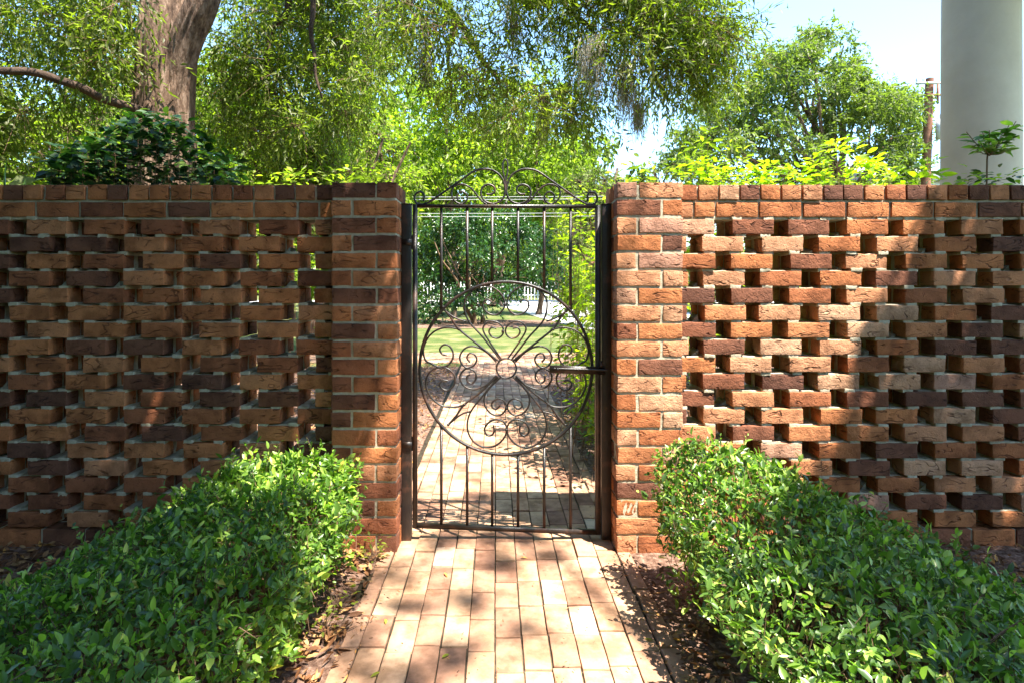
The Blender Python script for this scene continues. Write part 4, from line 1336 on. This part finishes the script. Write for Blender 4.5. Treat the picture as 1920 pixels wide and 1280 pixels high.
# picket fence across the road
Yf = 52.0
fen = empty("picket_fence", (P(1000, 535, Yf)[0], Yf, 0), "white picket fence across the far road", "fence")
x = -14.0
mb = MB()
while x < 16:
    z1 = 1.52
    V = np.array([[x, Yf, 0], [x + .10, Yf, 0], [x + .10, Yf, z1], [x + .05, Yf, z1 + .10], [x, Yf, z1], [x, Yf + .03, 0], [x + .10, Yf + .03, 0], [x + .10, Yf + .03, z1], [x + .05, Yf + .03, z1 + .10], [x, Yf + .03, z1]])
    mb.add(V, [[0, 1, 2, 4], [5, 9, 7, 6], [0, 4, 9, 5], [1, 6, 7, 2], [2, 7, 8, 3], [3, 8, 9, 4]]); mb.add(V, [[4, 2, 3], [9, 8, 7]])
    x += .30
pk = mb.build("picket", M_white, fen); pk["kind"] = "stuff"
mb = MB(); mb.box(-14, 16, Yf + .032, Yf + .08, .35, .45); mb.box(-14, 16, Yf + .032, Yf + .08, 1.1, 1.2); mb.build("rails", M_white, fen)

# brick house beyond
def house(x0, x1, y0, y1, h, rh, label, wall):
    e = empty("house", ((x0 + x1) / 2, (y0 + y1) / 2, 0), label, "house")
    mb = MB(); mb.box(x0, x1, y0, y1, -.1, h); mb.build("wall", wall, e)
    mb = MB(); xm = (x0 + x1) / 2
    V = [[x0 - .4, y0 - .4, h + .003], [x1 + .4, y0 - .4, h + .003], [x1 + .4, y1 + .4, h + .003], [x0 - .4, y1 + .4, h + .003], [x0 - .4, (y0 + y1) / 2, h + rh], [x1 + .4, (y0 + y1) / 2, h + rh]]
    mb.add(V, [[0, 1, 5, 4], [2, 3, 4, 5], [3, 2, 1, 0]]); mb.add(V, [[0, 4, 3], [1, 2, 5]]); mb.build("roof", M_roof, e)
    k = x0 + 1.2
    while k < x1 - 1.6:
        mb = MB(); mb.box(k, k + 1.1, y0 - .06, y0 - .003, 1.0, 2.6); f = mb.build("window", M_white, e)
        mb = MB(); mb.box(k + .12, k + .98, y0 - .075, y0 - .063, 1.12, 1.75); mb.box(k + .12, k + .98, y0 - .075, y0 - .063, 1.85, 2.48); g_ = mb.build("pane", M_dark, e); g_.parent = f
        k += 3
    return e
house(6.6, 16, 58, 66, 5.4, 2.6, "red brick house with a grey roof beyond the picket fence", M_redbrick)
pr = P(1708, 312, 34)
house(pr[0] - 2.2, pr[0] + 2.2, 34, 39, pr[2] - .9, 1.5, "small outbuilding roof showing low beside the utility pole", M_white)

# ------------------------------------------------------------------ unseen tree over the viewer: crown shaped to shade left wall and far right
def over(u, v, h):   # point at height h whose shadow falls on the ground at u, v
    return np.stack([u + KX * h, v + KY * h, h], -1)


def shade_mask(u, v):
    wv = .10 * np.sin(v * 7 + 1) + .06 * np.sin(v * 17) ; wu = .06 * np.sin(u * 8) + .04 * np.sin(u * 19 + 2)
    right = u > np.where(v > 2.91, 1.5 + (v - 2.91) * .3, np.maximum(1.5 - (2.91 - v) * .9, .80)) + .035 * np.sin(v * 23)
    left1 = (v > 2.98 + wu * .3) & (u < -.82 + wv * .6)
    left2 = (v < 2.46 + wu) & (u < -.86 + wv)
    left3 = u < -1.52 + wv
    return right | left1 | left2 | left3


n = 16000
u = -4.8 + 9.8 * R.random(n * 3); v = .2 + 4.1 * R.random(n * 3)
k = shade_mask(u, v); u, v = u[k][:n], v[k][:n]
hgt = 4.4 + 1.3 * R.random(len(u))
Cs = over(u, v, hgt)
big = empty("shade_oak", (3.6, -2.6, 0), "unseen live oak behind the viewer, its crown shaped to shade the wall from above", "tree")
mb = MB(); tube(mb, noisy_path((3.6, -2.6, -.1), (3.0, -1.6, 4.6), 6, .02), np.linspace(.5, .32, 26), 14); mb.build("trunk", M_bark, big, True)
mb = MB()
for tgt in ((2.9, 1.5, 5.0), (3.6, 2.2, 5.2), (.6, .6, 5.3), (-1.0, 1.4, 5.4), (-2.2, 1.9, 5.2), (1.4, .3, 4.8)):
    q = noisy_path((3.0, -1.6, 4.6), tgt, 7, .03, .04); tube(mb, q, np.linspace(.12, .02, len(q)), 8)
mb.build("limbs", M_bark, big, True)
nl = 7
pos = np.repeat(Cs, nl, 0) + R.normal(size=(len(Cs) * nl, 3)) * [.045, .045, .10]
N = len(pos)
LL = .085 * (.7 + .6 * R.random(N))
leaf_obj("crown", pos, unit(R.normal(size=(N, 3))), unit(R.normal(size=(N, 3)) * .45 + np.array(SUNV)), LL, LL * .5, M_darkleaf, big, "mid")
# wide unseen crown added above the viewer, keeping skylight off the shaded side
Cw = np.vstack([np.stack([-6 + 12 * R.random(90), -4.2 + 2.8 * R.random(90), 6.2 + 2.2 * R.random(90)], 1),
                np.stack([-6.5 + 6.9 * R.random(85), -1.4 + 3.3 * R.random(85), 6.3 + 1.6 * R.random(85)], 1)])
p, d, nn, LL, WW, rn, s_, t_ = clump_leaves(Cw, .75, 34, 7, .20, .2, .4, "far", .5, .7)
leaf_obj("crown", p, d, nn, LL, WW, M_shadeleaf, big, "far", rnd=rn)
# sparse, higher sprays: soft dapples on path and piers
Ch = []
for (uu, vv, r) in ((-.45, 2.62, .10), (-.30, 2.95, .08), (-.52, 2.15, .10), (-.38, 1.95, .12), (-.15, 2.05, .07), (.02, 2.72, .08), (-.12, 2.40, .06), (-.62, 2.95, .08), (-.9, 3.05, .09), (-.70, 3.2, .08), (-1.05, 3.1, .10),
                    (.15, 2.98, .06), (-.05, 3.0, .06), (.25, 2.8, .04), (-.35, 2.35, .06), (.1, 2.2, .04), (-.25, 1.8, .08), (-.62, 2.45, .07)):
    m_ = int(14 + 220 * r)
    a = R.random(m_) * 6.28; q = r * np.sqrt(R.random(m_))
    Ch.append(over(uu + q * np.cos(a), vv + q * np.sin(a), 10.5 + R.random(m_) * .8))
Ch = np.vstack(Ch)
pos = np.repeat(Ch, 2, 0) + R.normal(size=(len(Ch) * 2, 3)) * .03
N = len(pos); LL = .075 * (.7 + .6 * R.random(N))
leaf_obj("crown", pos, unit(R.normal(size=(N, 3))), unit(R.normal(size=(N, 3)) * .5 + np.array(SUNV)), LL, LL * .45, M_darkleaf, big, "mid")
mb = MB(); q = noisy_path((3.0, -1.6, 4.6), (3.4, .6, 10.2), 7, .02); tube(mb, q, np.linspace(.05, .012, len(q)), 8)
for c in Ch[::40]:
    q2 = noisy_path((3.4, .6, 10.2), c, 4, .02); tube(mb, q2, np.linspace(.012, .004, len(q2)), 5)
mb.build("limbs", M_bark, big, True)

# unseen garden trees; those behind the viewer, and the hedge, added to block low sky
for i, (x, y, h_, wd, lab) in enumerate(((-15, 13, 9, 4.6, "garden tree beyond the wall, outside the picture to the left"), (-9.5, 7.5, 6.5, 3.0, "smaller garden tree beyond the wall, outside the picture to the left"), (-7, -6, 8.5, 5.2, "unseen tree added behind the viewer to block low sky, to the left"), (-2.4, -9, 10, 5.2, "unseen tree added straight behind the viewer to block low sky"), (8.5, -11, 8, 5.0, "unseen tree added behind the viewer to block low sky, to the right"), (-9, -1.5, 8, 4.4, "garden tree left of the viewer, outside the picture"))):
    C = ell(60, (x, y, h_ * .55), (wd * .8, wd * .5, h_ * .42), .2)
    tree("garden_tree", (x, y, 0), h_, .2, C, 1.2, 30, 7, .42, M_farleaf, lab, group="garden trees outside the picture", wl=.55, limbs=8, twigs=False)
C = np.stack([-9 + 18 * R.random(260), -4.6 + .9 * R.random(260), .3 + 2.3 * R.random(260)], 1)
e = empty("hedge", (0, -4.2, 0), "tall unseen hedge added behind the viewer to close off the low sky", "hedge")
p, d, nn, LL, WW, rn, s_, t_ = clump_leaves(C, .5, 24, 6, .2, .1, .3, "far", .55, .9)
leaf_obj("foliage", p, d, nn, LL, WW, M_farleaf, e, "far", rnd=rn)
